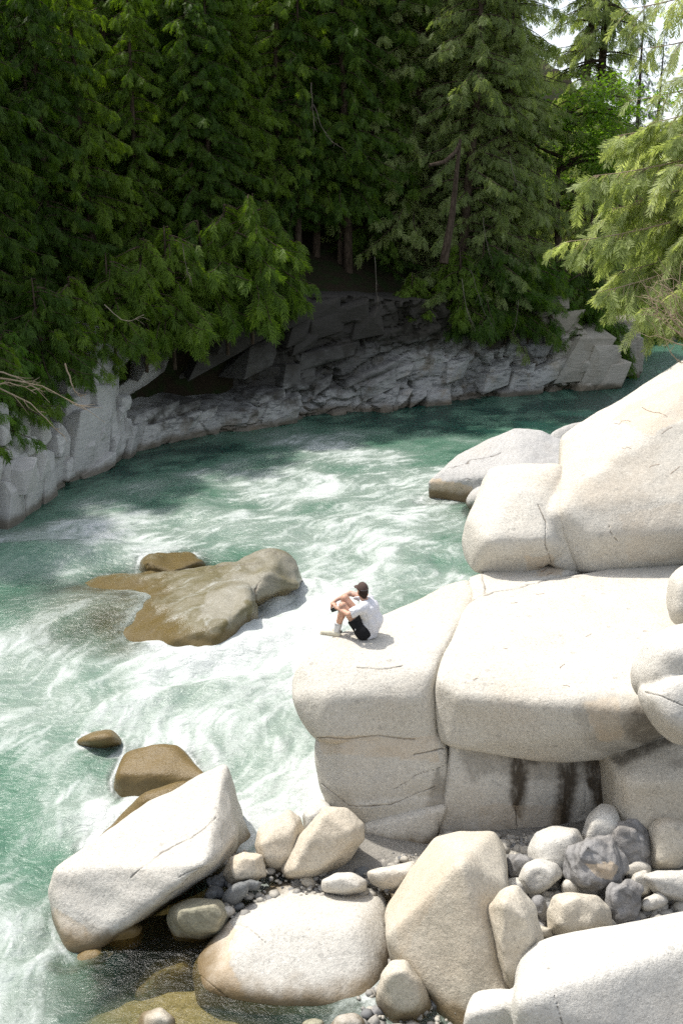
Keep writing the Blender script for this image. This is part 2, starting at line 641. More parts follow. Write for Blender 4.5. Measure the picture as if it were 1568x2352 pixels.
# stained wall under the slab
w0 = Ys([(1034, 1712), (1110, 1724), (1200, 1736), (1300, 1742), (1392, 1738)], 12.95) + Ys([(1034, 1800), (1050, 1845), (1010, 1885), (1000, 1960), (1170, 1985), (1400, 1985)], 12.80) \
    + Ys([(1200, 1850), (1396, 1840)], 12.78)
sdf_rock('bedrock_wall', [(0.10, w0 + [p + np.array([0, 1.6, 0]) for p in w0])], 'granite',
         'upright granite wall with dark seep streaks under the overhanging slab', 'rock wall', h=0.032, seed=5, disp=(0.05, 0.8, 0.01, 4),
         stains=[([(1170, 1730), (1212, 1735), (1208, 1800), (1202, 1860), (1190, 1885), (1176, 1855), (1168, 1790)], 1.0, 0.5),
                 ([(1278, 1740), (1332, 1742), (1328, 1800), (1314, 1870), (1302, 1975), (1264, 1975), (1270, 1860), (1284, 1800)], 1.0, 0.5),
                 ([(1338, 1740), (1420, 1735), (1420, 1960), (1376, 1960), (1366, 1880), (1352, 1810)], 1.0, 0.5),
                 ([(1208, 1730), (1240, 1738), (1226, 1762)], 1.0, 0.3),
                 ([(1045, 1720), (1400, 1738), (1396, 1800), (1180, 1790), (1120, 1770), (1060, 1800)], 0.38, 1.5),
                 ([(1140, 1950), (1180, 1940), (1185, 1985), (1130, 1985)], 0.5, 1)],
         cracks=[([(1182, 1855), (1184, 1900), (1178, 1950)], 4), ([(1345, 1800), (1342, 1860)], 3)],
         tans=[([(1100, 1850), (1290, 1850), (1290, 1985), (1100, 1985)], 0.35)])
# tan boulder right of the stained wall
I1 = Ys([(1402, 1750), (1430, 1728), (1500, 1700), (1600, 1690)], 12.4) + Ys([(1410, 1785), (1414, 1850), (1412, 1960), (1600, 1980)], 12.15) + Ys([(1440, 1800), (1600, 1790), (1450, 1900), (1600, 1900)], 11.85)
sdf_rock('boulder', [(0.22, I1 + [p + np.array([0, 1.5, 0]) for p in I1])], 'granite_tan', 'warm tan boulder at the right edge, below the overhanging slab', h=0.04, seed=6,
         stains=[([(1400, 1745), (1440, 1715), (1540, 1690), (1568, 1700), (1480, 1735), (1410, 1765)], 0.8, 1.2), ([(1540, 1745), (1600, 1735), (1600, 1765), (1545, 1765)], 0.35, 1)])
# bulging pale boulder, right edge
G1 = stone_pts([(1452, 1520), (1447, 1560), (1462, 1600), (1500, 1580), (1600, 1540), (1480, 1475), (1520, 1445), (1620, 1425), (1700, 1500), (1690, 1600), (1600, 1620)], 13.0, 1.3, 0.5)
G2 = stone_pts([(1462, 1585), (1485, 1640), (1510, 1680), (1540, 1705), (1600, 1715), (1690, 1650), (1690, 1500), (1520, 1540)], 12.75, 1.3, 0.55)
sdf_rock('boulder', [(0.3, G1), (0.28, G2)], 'granite_white', 'smooth bulging grey-white boulder cut by the right edge beside the slab', h=0.04, seed=7,
         cracks=[([(1480, 1590), (1520, 1600), (1568, 1622)], 4)])
F1 = stone_pts([(1540, 1330), (1532, 1380), (1545, 1430), (1600, 1440), (1660, 1400), (1650, 1310), (1570, 1300)], 15.3, 0.9)
sdf_rock('boulder', [(0.25, F1)], 'granite', 'small cream boulder at the right edge behind the bulging boulder', h=0.05, seed=8)

# two upper boulders
C1 = Ys([(1112, 1135), (1130, 1098), (1168, 1080), (1225, 1086), (1290, 1072)], 18.2) + Ys([(1078, 1195), (1064, 1250), (1070, 1290)], 17.2) \
    + Ys([(1120, 1240), (1200, 1250), (1252, 1235)], 16.35) + Ys([(1084, 1312), (1130, 1320), (1185, 1322), (1238, 1298), (1300, 1270)], 16.75) \
    + Ys([(1180, 1130), (1240, 1140)], 17.2) + low(Ys([(1120, 1140), (1300, 1090)], 19.5), 2.9) + low(Ys([(1120, 1140), (1300, 1090)], 19.3), 4.2)
C2 = Ys([(1250, 1095), (1300, 1072), (1340, 1060)], 18.4) + Ys([(1250, 1180), (1256, 1240), (1262, 1300), (1330, 1322), (1300, 1180)], 16.75) + low(Ys([(1250, 1090), (1360, 1080)], 19.5), 2.9) + Ys([(1360, 1150), (1350, 1300)], 17.2)
sdf_rock('boulder', [(0.42, C1), (0.3, C2)], 'granite', 'rounded cream lobe of rock left of the biggest sloping boulder', h=0.05, seed=9, disp=(0.06, 0.9, 0.012, 3.0),
         cracks=[([(1236, 1160), (1254, 1200), (1252, 1250), (1262, 1290)], 4.5)],
         tans=[([(1200, 1275), (1265, 1270), (1275, 1325), (1215, 1325)], 0.6)])
D1 = Ys([(1287, 1050), (1292, 1005), (1330, 975), (1400, 950)], 19.6) + Ys([(1435, 922), (1470, 898), (1540, 850), (1600, 815), (1720, 760)], 20.6) \
    + Ys([(1292, 1165), (1340, 1180), (1400, 1192), (1480, 1180), (1568, 1152), (1760, 1110)], 16.9) \
    + Ys([(1290, 1170), (1296, 1230), (1328, 1312), (1350, 1314)], 16.75) + Ys([(1360, 1230), (1480, 1230), (1750, 1200)], 16.5) + Ys([(1400, 1303), (1470, 1294), (1530, 1296), (1600, 1284), (1750, 1266)], 17.15) \
    + low(Ys([(1300, 1010), (1720, 800)], 21.5), 2.8) + low(Ys([(1720, 780)], 21.8), 6.0)
sdf_rock('boulder', [(0.30, D1)], 'granite', 'biggest boulder at upper right, long sunlit slope with mottled lichen', h=0.055, seed=10, disp=(0.07, 0.7, 0.014, 2.6),
         cracks=[([(1395, 1195), (1400, 1222), (1418, 1245)], 2.4)],
         stains=[([(1310, 1120), (1400, 1060), (1480, 1010), (1600, 960), (1700, 1000), (1600, 1120), (1480, 1150), (1400, 1165), (1330, 1165)], 0.24, 3)],
         tans=[([(1400, 960), (1600, 850), (1700, 900), (1500, 1000)], 0.45), ([(1420, 1180), (1600, 1150), (1600, 1290), (1440, 1290)], 0.25)])

# mid-river grey boulders
E1 = Ys([(985, 1108), (1000, 1128), (1040, 1140), (1075, 1146)], 31.6) + Ys([(1030, 1062), (1050, 1045), (1130, 1003), (1180, 982), (1240, 990), (1290, 1012), (1340, 1030)], 34.0) \
    + Ys([(1010, 1085), (1085, 1095), (1250, 1080), (1340, 1090)], 31.8) + low(Ys([(985, 1115), (1075, 1146), (1300, 1150)], 32), -1) + low(Ys([(1040, 1080), (1340, 1000)], 36), -1) + Ys([(1200, 1090)], 30.8) + low(Ys([(1180, 1150)], 30.6), -1)
sdf_rock('river_boulder', [(0.14, E1)], 'granite_far', 'large grey boulder with a sloping flat top in the river bend', h=0.09, seed=11, disp=(0.10, 0.5, 0.03, 2.2), tans=[([(985, 1100), (1040, 1105), (1085, 1120), (1085, 1160), (990, 1140)], 0.9)], wet=True,
         cracks=[([(1035, 1075), (1090, 1055), (1130, 1050), (1150, 1040)], 4), ([(1060, 1120), (1070, 1140)], 4), ([(1070, 1100), (1130, 1110), (1200, 1100)], 2.2)])
E2 = Ys([(1265, 992), (1300, 974), (1340, 965), (1400, 962), (1440, 985)], 38) + low(Ys([(1250, 1010), (1440, 1010)], 37), -0.5) + low(Ys([(1260, 1000), (1440, 990)], 40), -0.5)
sdf_rock('river_boulder', [(0.2, E2)], 'granite_far', 'low grey boulder half hidden behind the flat-topped river boulder', h=0.10, seed=12, wet=True)
E3 = stone_pts([(1068, 1150), (1075, 1170), (1100, 1180), (1150, 1170), (1160, 1130), (1120, 1110), (1085, 1125)], depth_on(1085, 1170, 0.1), 1.5)
sdf_rock('river_boulder', [(0.2, E3)], 'granite_far', 'small grey boulder at the waterline between the big boulder and the cream lobe', h=0.07, seed=13, wet=True)

# ------------------------------------------------------------------ river boulders on the left
# pour-over boulder
L1 = Zs([(470, 1320), (560, 1285)], 0.75) + Ys([(560, 1282), (605, 1264), (655, 1264), (680, 1285), (695, 1330)], 23.6) + Ys([(690, 1345), (640, 1372)], 22.6) + Zs([(690, 1362), (600, 1410), (585, 1425)], -0.5) \
    + Ys([(620, 1310), (580, 1330)], 22.2) + Ys([(565, 1385)], 21.4) + low(Ys([(560, 1285), (690, 1300)], 24.8), -0.8)
L2 = Zs([(480, 1298), (560, 1288)], 0.80) + Zs([(400, 1312)], 0.42) + Zs([(330, 1322)], 0.16) + Zs([(200, 1345)], -0.14) + Zs([(90, 1365)], -0.34) + Zs([(10, 1395)], -0.65) + Zs([(-60, 1410)], -0.95) + Zs([(520, 1368), (575, 1385)], 0.76) + Zs([(430, 1400)], 0.46) \
    + Zs([(320, 1410)], 0.16) + Zs([(170, 1425)], -0.18) + Zs([(505, 1440)], 0.50) + Zs([(420, 1462)], 0.36) + Zs([(320, 1468)], 0.0) + Zs([(200, 1472)], -0.30) + Zs([(90, 1470)], -0.6) + Zs([(585, 1425), (515, 1492), (430, 1532)], -0.3) + Zs([(300, 1515)], -0.6) + Zs([(60, 1490)], -0.9) \
    + low(Zs([(10, 1400), (80, 1500), (430, 1532), (585, 1425), (560, 1285), (300, 1300)], 0), -0.95)
L3 = Zs([(340, 1275), (440, 1262), (470, 1285), (400, 1310), (340, 1300)], 0.25) + low(Zs([(300, 1275), (440, 1255), (490, 1285), (400, 1320)], 0), -0.8)
POUR = sdf_rock('river_boulder', [(0.16, L1), (0.18, L2), (0.16, L3)], 'pour_rock', 'broad olive-brown boulder with water pouring over its left side', h=0.065, seed=14,
         disp=(0.22, 0.6, 0.06, 2.2), wet=True, strata=0.025,
         cracks=[([(575, 1425), (590, 1390), (583, 1355), (600, 1335)], 7), ([(610, 1270), (622, 1265), (640, 1275)], 4), ([(330, 1310), (420, 1318), (520, 1300), (600, 1290)], 3.5)],
         tans=[([(20, 1300), (470, 1255), (500, 1310), (470, 1380), (450, 1430), (400, 1440), (20, 1480)], 0.72), ([(360, 1430), (520, 1420), (510, 1480), (430, 1525), (370, 1490)], 0.9), ([(560, 1380), (600, 1380), (600, 1430), (570, 1430)], 0.9)])
# brown boulder behind the long slab
K1 = Ys([(290, 1730), (350, 1712), (405, 1710), (430, 1730)], 14.95) + Ys([(472, 1785), (450, 1800)], 14.15) + Ys([(320, 1775), (400, 1770)], 14.3) + Ys([(270, 1780)], 14.3) + low(Zs([(250, 1790), (300, 1840), (380, 1840), (470, 1800)], 0), -0.6) + low(Ys([(280, 1730), (430, 1730)], 15.8), -0.6)
sdf_rock('river_boulder', [(0.26, K1)], 'wet_rock', 'shiny wet brown boulder just behind the long pale slab', h=0.05, seed=15, wet=True, disp=(0.07, 0.9, 0.015, 4))
K2 = stone_pts([(165, 1705), (215, 1680), (255, 1672), (275, 1690), (290, 1710), (230, 1725)], depth_on(230, 1720, -0.05), 0.8)
sdf_rock('river_boulder', [(0.15, K2)], 'wet_rock', 'small brown rock barely above the water left of the shiny brown boulder', h=0.05, seed=16, wet=True)
# long pale slab
J1 = Ys([(128, 2000), (118, 2050), (125, 2110)], 11.3) + Ys([(518, 1752), (530, 1790), (552, 1870)], 13.5) + Ys([(255, 1930), (350, 1840), (430, 1810)], 13.0) \
    + Ys([(170, 1990)], 12.0) + Ys([(240, 2145), (330, 2085), (420, 2020), (470, 1985)], 10.95) + Ys([(160, 2185), (210, 2180)], 10.75) + Ys([(505, 1955), (540, 1920)], 12.2) \
    + low(Ys([(140, 2100), (200, 2190)], 11.4), -0.6) + low(Ys([(540, 1900), (440, 1950), (360, 1990)], 13.2), -0.5) + Ys([(470, 1900), (500, 1850)], 12.3)
J2 = Ys([(470, 1960), (520, 1880), (555, 1870), (580, 1930), (575, 1960)], 13.1) + Ys([(420, 2040), (380, 2080), (470, 2000)], 11.9) + low(Ys([(560, 1960), (460, 2010), (380, 2080), (540, 1860), (400, 1960)], 12.8), -0.4)
sdf_rock('boulder', [(0.22, J1), (0.2, J2)], 'granite_river', 'long pale slab boulder slanting down into the water at lower left', h=0.04, seed=17, disp=(0.06, 0.8, 0.014, 3.5), wet=True, strata=0.012,
         cracks=[([(300, 2015), (370, 1955), (440, 1925), (500, 1880)], 4.5), ([(410, 2015), (440, 2000), (475, 1990)], 4), ([(395, 2050), (440, 2010), (500, 1965)], 4)],
         tans=[([(120, 2080), (200, 2130), (230, 2180), (130, 2200)], 0.6)])

# ------------------------------------------------------------------ front boulders
M1 = Ys([(590, 2060), (640, 2026), (700, 2016), (760, 2026), (825, 2024)], 12.0) + Ys([(876, 2055), (890, 2110)], 11.5) + Ys([(890, 2200), (884, 2262)], 10.4) + Ys([(840, 2315), (760, 2318), (680, 2300)], 9.75) \
    + Ys([(500, 2170), (540, 2110)], 11.0) + Ys([(460, 2195), (440, 2225)], 10.55) + Ys([(470, 2270), (560, 2325)], 9.95) + Ys([(620, 2130), (820, 2120), (840, 2220), (600, 2240)], 10.5) \
    + low(Ys([(450, 2240), (560, 2330), (690, 2345), (850, 2330)], 10.2), -0.5) + low(Ys([(880, 2150), (600, 2090)], 11.8), -0.3)
sdf_rock('boulder', [(0.26, M1)], 'granite_river', 'big smooth white boulder with a brown left end at the pool edge', h=0.04, seed=18, disp=(0.045, 0.7, 0.012, 3), wet=True,
         cracks=[([(530, 2120), (570, 2130), (610, 2165)], 2.2), ([(460, 2240), (520, 2290), (560, 2320)], 4)],
         tans=[([(455, 2200), (520, 2110), (545, 2140), (520, 2200), (560, 2290), (640, 2340), (520, 2320), (440, 2240)], 0.85)])
N1 = Ys([(1000, 1925), (1060, 1912), (1135, 1910), (1155, 1945)], 11.7) + Ys([(945, 2000), (890, 2090)], 11.2) + Ys([(888, 2150), (940, 2270), (980, 2330), (1030, 2370)], 10.1) \
    + Ys([(1158, 2030), (1162, 2100), (1150, 2200), (1172, 2262)], 10.4) + Ys([(1060, 1980), (1065, 2130), (1060, 2250)], 10.0) + Ys([(1080, 2390), (1180, 2370)], 9.3) \
    + low(Ys([(1000, 1980), (1150, 1980)], 12.2), 0.0) + low(Ys([(920, 2200), (1050, 2390), (1160, 2300)], 10.4), -0.3)
sdf_rock('boulder', [(0.20, N1)], 'granite_tan', 'tall cream slab standing on end with a ridge down its middle', h=0.04, seed=19, disp=(0.045, 0.8, 0.012, 3),
         tans=[([(890, 2050), (1000, 1930), (1050, 1960), (960, 2150), (920, 2200)], 0.35)])
O1 = Ys([(1185, 2240), (1195, 2190), (1240, 2155), (1300, 2150)], 9.6) + Ys([(1400, 2140), (1480, 2125), (1640, 2080)], 9.9) + Ys([(1180, 2300), (1210, 2420), (1600, 2450)], 8.3) + Ys([(1300, 2200), (1640, 2150)], 8.9) \
    + low(Ys([(1200, 2240), (1640, 2100)], 9.9), 0.0) + low(Ys([(1200, 2460), (1640, 2460)], 8.3), 0.0)
O2 = Ys([(1085, 2275), (1120, 2268), (1185, 2275)], 9.0) + Ys([(1065, 2330), (1060, 2420), (1260, 2440), (1250, 2280)], 8.6) + low(Ys([(1080, 2300), (1250, 2300), (1080, 2440), (1250, 2440)], 9.0), 0.0)
sdf_rock('boulder', [(0.26, O1), (0.16, O2)], 'granite_white', 'huge white boulder filling the lower right corner', h=0.045, seed=20, disp=(0.05, 0.7, 0.01, 3),
         cracks=[([(1250, 2170), (1256, 2220), (1275, 2300), (1290, 2352)], 2)])


def pile_stone(name, label, outline, g, thick, mat, seed, h=0.03, blur=0.12, inner=0.66, **kw):
    ys = max(y for _, y in outline)
    xs = np.mean([x for x, _ in outline])
    d = depth_on(xs, ys, g) + thick * 0.12
    cat = kw.pop('cat', 'stone')
    return sdf_rock(name, [(blur, stone_pts([(xs + (x - xs) * 1.09, np.mean([b for _, b in outline]) + (y - np.mean([b for _, b in outline])) * 1.09) for x, y in outline], d, thick, inner))], mat, label, cat, h=h, seed=seed, disp=kw.pop('disp', (0.07, 1.5, 0.02, 5)), **kw)


PS = [
    ('boulder', 'tan pitted boulder leaning upright beside the fast water', [(600, 1905), (660, 1862), (690, 1880), (702, 1930), (680, 1980), (640, 2010), (600, 1985), (592, 1940)], 0.1, 0.8, 'granite_tan', 0.1),
    ('boulder', 'cream oval boulder in front of the ledge, left of the tall slab', [(655, 1992), (690, 1930), (745, 1858), (790, 1862), (828, 1895), (830, 1930), (790, 1985), (720, 2020), (660, 2010)], 0.25, 0.9, 'granite_tan', 0.14),
    ('boulder', 'pale boulder mostly hidden behind the two tan boulders', [(700, 1870), (735, 1840), (760, 1850), (770, 1930), (705, 1925)], 0.0, 0.7, 'granite_white', 0.1),
    ('stone', 'small rough cream stone between the long slab and the tan boulder', [(515, 2005), (530, 1970), (560, 1958), (600, 1965), (608, 2010), (580, 2028), (530, 2032)], 0.25, 0.5, 'granite_tan', 0.05),
    ('stone', 'wedge-shaped pale stone left of the tall cream slab', [(842, 2002), (880, 1990), (950, 1978), (955, 2000), (925, 2045), (880, 2048), (850, 2030)], 0.35, 0.55, 'granite', 0.06),
    ('stone', 'flat white stone behind the big smooth white boulder', [(740, 2022), (770, 2006), (810, 2004), (840, 2020), (838, 2045), (790, 2055), (742, 2045)], 0.4, 0.5, 'granite_white', 0.1),
    ('boulder', 'mottled greenish boulder at the head of the dark pool', [(390, 2110), (400, 2085), (440, 2068), (500, 2072), (520, 2100), (505, 2140), (460, 2160), (405, 2152)], -0.05, 0.8, 'stone_green', 0.1),
    ('stone', 'dark grey oval stone next to the small rough cream stone', [(508, 2070), (520, 2045), (550, 2025), (572, 2030), (566, 2055), (535, 2080)], 0.25, 0.3, 'stone_dark', 0.07),
    ('stone', 'black wedge stone above the dark grey oval stone', [(552, 2028), (575, 2022), (600, 2028), (590, 2045), (565, 2045)], 0.3, 0.25, 'stone_dark', 0.04),
    ('stone', 'pale grey cobble below the dark grey oval stone', [(498, 2098), (510, 2082), (535, 2080), (545, 2098), (520, 2115), (500, 2112)], 0.15, 0.25, 'granite_white', 0.06),
    ('stone', 'round dark pebble stone nearest the long slab', [(470, 2052), (482, 2042), (498, 2046), (502, 2062), (485, 2070), (470, 2066)], 0.2, 0.2, 'stone_dark', 0.05),
    ('boulder', 'cream boulder low in the gap between the white boulder and the tall slab', [(868, 2300), (880, 2240), (900, 2212), (930, 2210), (965, 2250), (985, 2310), (960, 2345), (900, 2345)], 0.0, 0.7, 'granite_tan', 0.12),
    ('stone', 'yellowish wet stone cut by the bottom edge in the pool', [(318, 2380), (330, 2330), (370, 2318), (400, 2340), (405, 2390), (360, 2400)], -0.1, 0.5, 'granite_tan', 0.1),
    ('stone', 'grey-white stone at the bottom edge under the white boulder', [(758, 2360), (775, 2335), (815, 2330), (835, 2350), (830, 2380), (780, 2390)], 0.0, 0.4, 'granite_white', 0.06),
    ('stone', 'small brown stone at the bottom edge near the tall slab', [(690, 2350), (720, 2340), (745, 2345), (745, 2370), (700, 2375)], 0.0, 0.35, 'stone_green', 0.06),
    # the pile on the right
    ('boulder', 'white pointed boulder at the top of the stone pile', [(1338, 1925), (1352, 1880), (1378, 1853), (1408, 1860), (1428, 1905), (1440, 1960), (1400, 1990), (1345, 1980)], 0.45, 0.7, 'granite_white', 0.1),
    ('boulder', 'round white boulder below the seep streaks', [(1215, 1950), (1232, 1918), (1270, 1904), (1320, 1908), (1342, 1945), (1335, 2000), (1280, 2020), (1225, 2010)], 0.4, 0.7, 'granite_white', 0.14),
    ('stone', 'jagged light grey rock behind the dark lumpy rock', [(1388, 1925), (1420, 1895), (1460, 1888), (1480, 1925), (1495, 1965), (1480, 2000), (1430, 2005), (1395, 1980)], 0.5, 0.6, 'stone_grey', 0.04),
    ('stone', 'dark lumpy grey rock with rusty veins in the middle of the pile', [(1298, 1990), (1310, 1950), (1345, 1932), (1395, 1928), (1425, 1960), (1440, 2000), (1420, 2040), (1370, 2062), (1325, 2050), (1305, 2020)], 0.5, 0.7, 'stone_grey', 0.05),
    ('boulder', 'tall cream boulder standing right of the jagged rock', [(1490, 1950), (1492, 1900), (1512, 1876), (1545, 1880), (1590, 1900), (1600, 1960), (1560, 2000), (1500, 1995)], 0.5, 0.7, 'granite_tan', 0.09),
    ('stone', 'pale egg-shaped stone left of the dark lumpy rock', [(1190, 2020), (1205, 1990), (1240, 1975), (1275, 1985), (1288, 2010), (1262, 2040), (1225, 2058), (1200, 2050)], 0.5, 0.5, 'granite_white', 0.06),
    ('stone', 'banded grey stone against the foot of the wall', [(1158, 1985), (1175, 1968), (1220, 1962), (1260, 1975), (1250, 2000), (1195, 2025), (1160, 2022)], 0.35, 0.5, 'stone_grey', 0.04),
    ('stone', 'white cobble tucked under the banded grey stone', [(1155, 2045), (1170, 2022), (1200, 2020), (1222, 2040), (1215, 2068), (1175, 2070)], 0.35, 0.4, 'granite_white', 0.08),
    ('boulder', 'blocky cream stone at the front of the pile', [(1257, 2090), (1270, 2060), (1320, 2052), (1370, 2058), (1395, 2085), (1402, 2125), (1370, 2145), (1300, 2150), (1262, 2138)], 0.45, 0.6, 'granite_tan', 0.07),
    ('stone', 'smooth grey egg-shaped cobble beside the blocky cream stone', [(1220, 2085), (1230, 2062), (1248, 2062), (1260, 2090), (1258, 2118), (1238, 2120), (1224, 2105)], 0.45, 0.3, 'stone_grey', 0.08),
    ('stone', 'dark grey rough stone below the lumpy rock, near the right', [(1396, 2070), (1405, 2035), (1440, 2025), (1465, 2040), (1468, 2075), (1450, 2105), (1420, 2115), (1400, 2095)], 0.5, 0.4, 'stone_grey', 0.05),
    ('stone', 'grey-tan stone wedged beside the dark grey rough stone', [(1442, 2030), (1455, 2005), (1485, 1995), (1502, 2030), (1490, 2058), (1468, 2062)], 0.5, 0.4, 'granite', 0.07),
    ('stone', 'white veined stone at the right edge of the pile', [(1475, 2010), (1510, 1998), (1580, 2000), (1620, 2040), (1580, 2075), (1510, 2060), (1490, 2040)], 0.5, 0.6, 'granite_white', 0.07),
    ('stone', 'small lobed white stone in front of the white veined stone', [(1466, 2080), (1480, 2062), (1515, 2050), (1535, 2070), (1510, 2090), (1480, 2096)], 0.5, 0.3, 'granite_white', 0.06),
    ('stone', 'small white rounded stone next to the pale egg-shaped stone', [(1290, 2030), (1310, 2018), (1330, 2032), (1325, 2060), (1295, 2060)], 0.5, 0.35, 'granite', 0.06),
    ('stone', 'flattish cream stone under the egg-shaped cobble', [(1215, 2140), (1240, 2128), (1265, 2132), (1265, 2150), (1225, 2158)], 0.45, 0.3, 'granite_tan', 0.05),
    ('stone', 'grey stone hugging the foot of the jagged rock', [(1430, 1992), (1460, 1975), (1490, 1990), (1485, 2015), (1445, 2020)], 0.55, 0.3, 'granite', 0.06),
    ('boulder', 'upright cream boulder with a tan cap, right of the tall slab', [(1120, 2090), (1150, 2055), (1190, 2042), (1225, 2085), (1242, 2160), (1235, 2230), (1200, 2280), (1160, 2260), (1140, 2190)], 0.35, 0.8, 'granite_tan', 0.1),
]
for k, (nm, lb, ol, g, th, mt, bl) in enumerate(PS):
    pile_stone(nm, lb, ol, g, th, mt, 30 + k, h=0.024, blur=bl * 0.8, cat='boulder' if nm == 'boulder' else 'stone',
               disp=(0.09, 2.2, 0.05, 6.0) if mt == 'stone_grey' else (0.045, 1.7, 0.014, 5), strata=0.006 if mt == 'stone_grey' else 0.0,
               tans=[([(1345, 1985), (1400, 1975), (1420, 1990), (1400, 2015), (1365, 2010)], 0.7)] if 'lumpy grey rock with' in lb else [])
# submerged rocks in the pool
for k, (lb, ol, g, th) in enumerate([
        ('amber underwater rock in the rippled corner pool', [(60, 2260), (120, 2205), (220, 2195), (260, 2240), (220, 2330), (120, 2350)], -1.05, 0.7),
        ('brown rock just awash below the long pale slab', [(150, 2230), (190, 2190), (235, 2185), (245, 2215), (200, 2255), (165, 2265)], -0.52, 0.4),
        ('dark rounded rock in the shade under the long slab', [(215, 2170), (240, 2135), (290, 2118), (330, 2130), (325, 2170), (270, 2185)], -0.30, 0.6),
        ('pale underwater rock left of the white boulder', [(300, 2290), (360, 2220), (430, 2200), (470, 2260), (430, 2330), (350, 2345)], -1.02, 0.6),
        ('amber shelf of rock along the upper side of the long slab', [(170, 1990), (240, 1910), (330, 1830), (420, 1800), (440, 1830), (340, 1880), (230, 1970)], -0.30, 0.5),
        ('brown shoal of rock under shallow water beside the river-bend boulder', [(940, 1165), (1000, 1145), (1060, 1160), (1075, 1195), (1010, 1205), (950, 1190)], -0.85, 1.2)]):
    pile_stone('submerged_rock', lb, ol, g, th, 'wet_rock', 80 + k, h=0.05 if k < 5 else 0.1, blur=0.25, wet=True, cat='rock')
# ------------------------------------------------------------------ ground and river
BANK_Y = np.array([-60, 10, 20, 29, 34, 38, 43.4, 46.8, 52.8, 58, 63, 68, 74, 85, 140], float)
BANK_X = np.array([-22, -14, -12.3, -10.4, -9.2, -7.9, -2.4, 4.5, 14.8, 17.6, 19.2, 22, 34, 62, 160], float)
RIGHT_Y = np.array([-60, 8, 9.5, 11.2, 12.1, 12.8, 14, 17, 22, 32, 45, 60, 66, 74, 140], float)
RIGHT_X = np.array([1.2, 1.0, 0.7, 0.2, -2.0, -1.6, 0.8, 3.5, 5.5, 7.5, 15, 25, 30, 48, 170], float)


def terrain_z(x, y):
    bx = np.interp(y, BANK_Y, BANK_X)
    rx = np.interp(y, RIGHT_Y, RIGHT_X)
    slope_l = np.gradient(BANK_X) / np.gradient(BANK_Y)
    k = np.interp(y, BANK_Y, 1 / np.sqrt(1 + slope_l ** 2))
    sl = (bx - x) * k - 0.9          # >0 inside the far bank
    sr = (x - rx)
    P = np.stack([x, y, np.zeros_like(x)], -1)
    n = fbm(P, 0.22, 4, 4)
    bed = -1.3 + 0.3 * n + 0.92 * np.exp(-((x + 1.4) / 2.2) ** 2 - ((y - 9.6) / 1.9) ** 2)
    hcap = np.interp(x, [8, 20, 32, 60], [46, 26, 6, 3])
    high = np.interp(y, [0, 29, 38, 46, 52, 58, 64, 75, 100], [3.5, 3.2, 5.0, 6.2, 4.0, 2.2, 1.2, 1.0, 1.0])
    far = np.where(sl > 0.4, -1.3 + (high + 1.0) * sstep(1.2, 3.2, sl) + np.maximum(sl - 3.0, 0) * 0.62 + 0.7 * n * sstep(1, 4, sl), bed)
    far = np.minimum(far, hcap + 3 * n)
    base_r = np.interp(y, [0, 9, 13.5, 16, 19, 24, 40, 60, 80], [0.1, 0.1, 0.18, 1.5, 2.0, 2.2, 1.6, 1.0, 0.8])
    base_r = base_r + 0.26 * sstep(1.4, 2.2, x) * sstep(14, 13, y)
    rb = np.where(sr > 0, bed + (base_r + 1.3) * sstep(0.0, 1.2, sr) + np.clip(sr - 4.5, 0, 20) * 0.22 + 0.12 * n, bed)
    return np.where(sl > 0.4, far, rb)


gx = np.concatenate([np.linspace(-400, -70, 24), np.linspace(-66, 66, 150), np.linspace(72, 500, 26)])
gy = np.concatenate([np.linspace(-200, -10, 14), np.linspace(-6, 110, 150), np.linspace(116, 900, 40)])
GX, GY = np.meshgrid(gx, gy)
GZ = terrain_z(GX, GY)
Vg = np.stack([GX, GY, GZ], -1).reshape(-1, 3)
nx_, ny_ = len(gx), len(gy)
ii = np.arange(nx_ * ny_).reshape(ny_, nx_)
Fg = np.stack([ii[:-1, :-1], ii[:-1, 1:], ii[1:, 1:], ii[1:, :-1]], -1).reshape(-1, 4)
t = NT('forest_soil')
pos = t.geo_pos()
c = t.mix(t.rng(t.noise(1.3, 5, 0.6, pos), 0.4, 0.65), (0.030, 0.022, 0.014), (0.020, 0.030, 0.010))
zf = t.rng(t.sepz(pos), 0.2, 1.0)
c = t.mix(zf, t.mix(t.noise(14, 4, 0.7, pos), t.mix(t.rng(t.sepz(pos), -0.05, 0.25), (0.27, 0.21, 0.12), (0.20, 0.19, 0.165)), t.mix(t.rng(t.sepz(pos), -0.05, 0.25), (0.40, 0.33, 0.21), (0.38, 0.36, 0.33))), c)
M['soil'] = t.done(t.bsdf(c, 0.95, t.bump(t.noise(5, 5, 0.7, pos), 0.8, 0.15), 0.1))
ground = link('ground', mesh_from('ground', Vg, Fg, True, M['soil']), kind='structure')

# flow field drawn from arrows (picture points lying on the water)
AR = [((1450, 880), (1330, 915)), ((1250, 940), (1120, 965)), ((1100, 1000), (960, 1030)), ((900, 1000), (740, 1030)), ((800, 1080), (640, 1120)), ((900, 1200), (790, 1260)),
      ((500, 1080), (330, 1120)), ((500, 1190), (340, 1230)), ((250, 1230), (90, 1265)), ((950, 1330), (850, 1400)), ((760, 1370), (650, 1440)), ((650, 1450), (540, 1510)),
      ((550, 1540), (430, 1600)), ((400, 1620), (290, 1710)), ((660, 1620), (590, 1710)), ((150, 1500), (80, 1560)), ((350, 1390), (180, 1420)), ((200, 1650), (110, 1730)),
      ((100, 1900), (50, 2010)), ((620, 1800), (540, 1880)), ((60, 2150), (30, 2290)), ((350, 2240), (220, 2290)), ((330, 1760), (210, 1830)), ((60, 1330), (-40, 1350)), ((1000, 1180), (900, 1190)),
      ((1040, 1250), (960, 1330))]
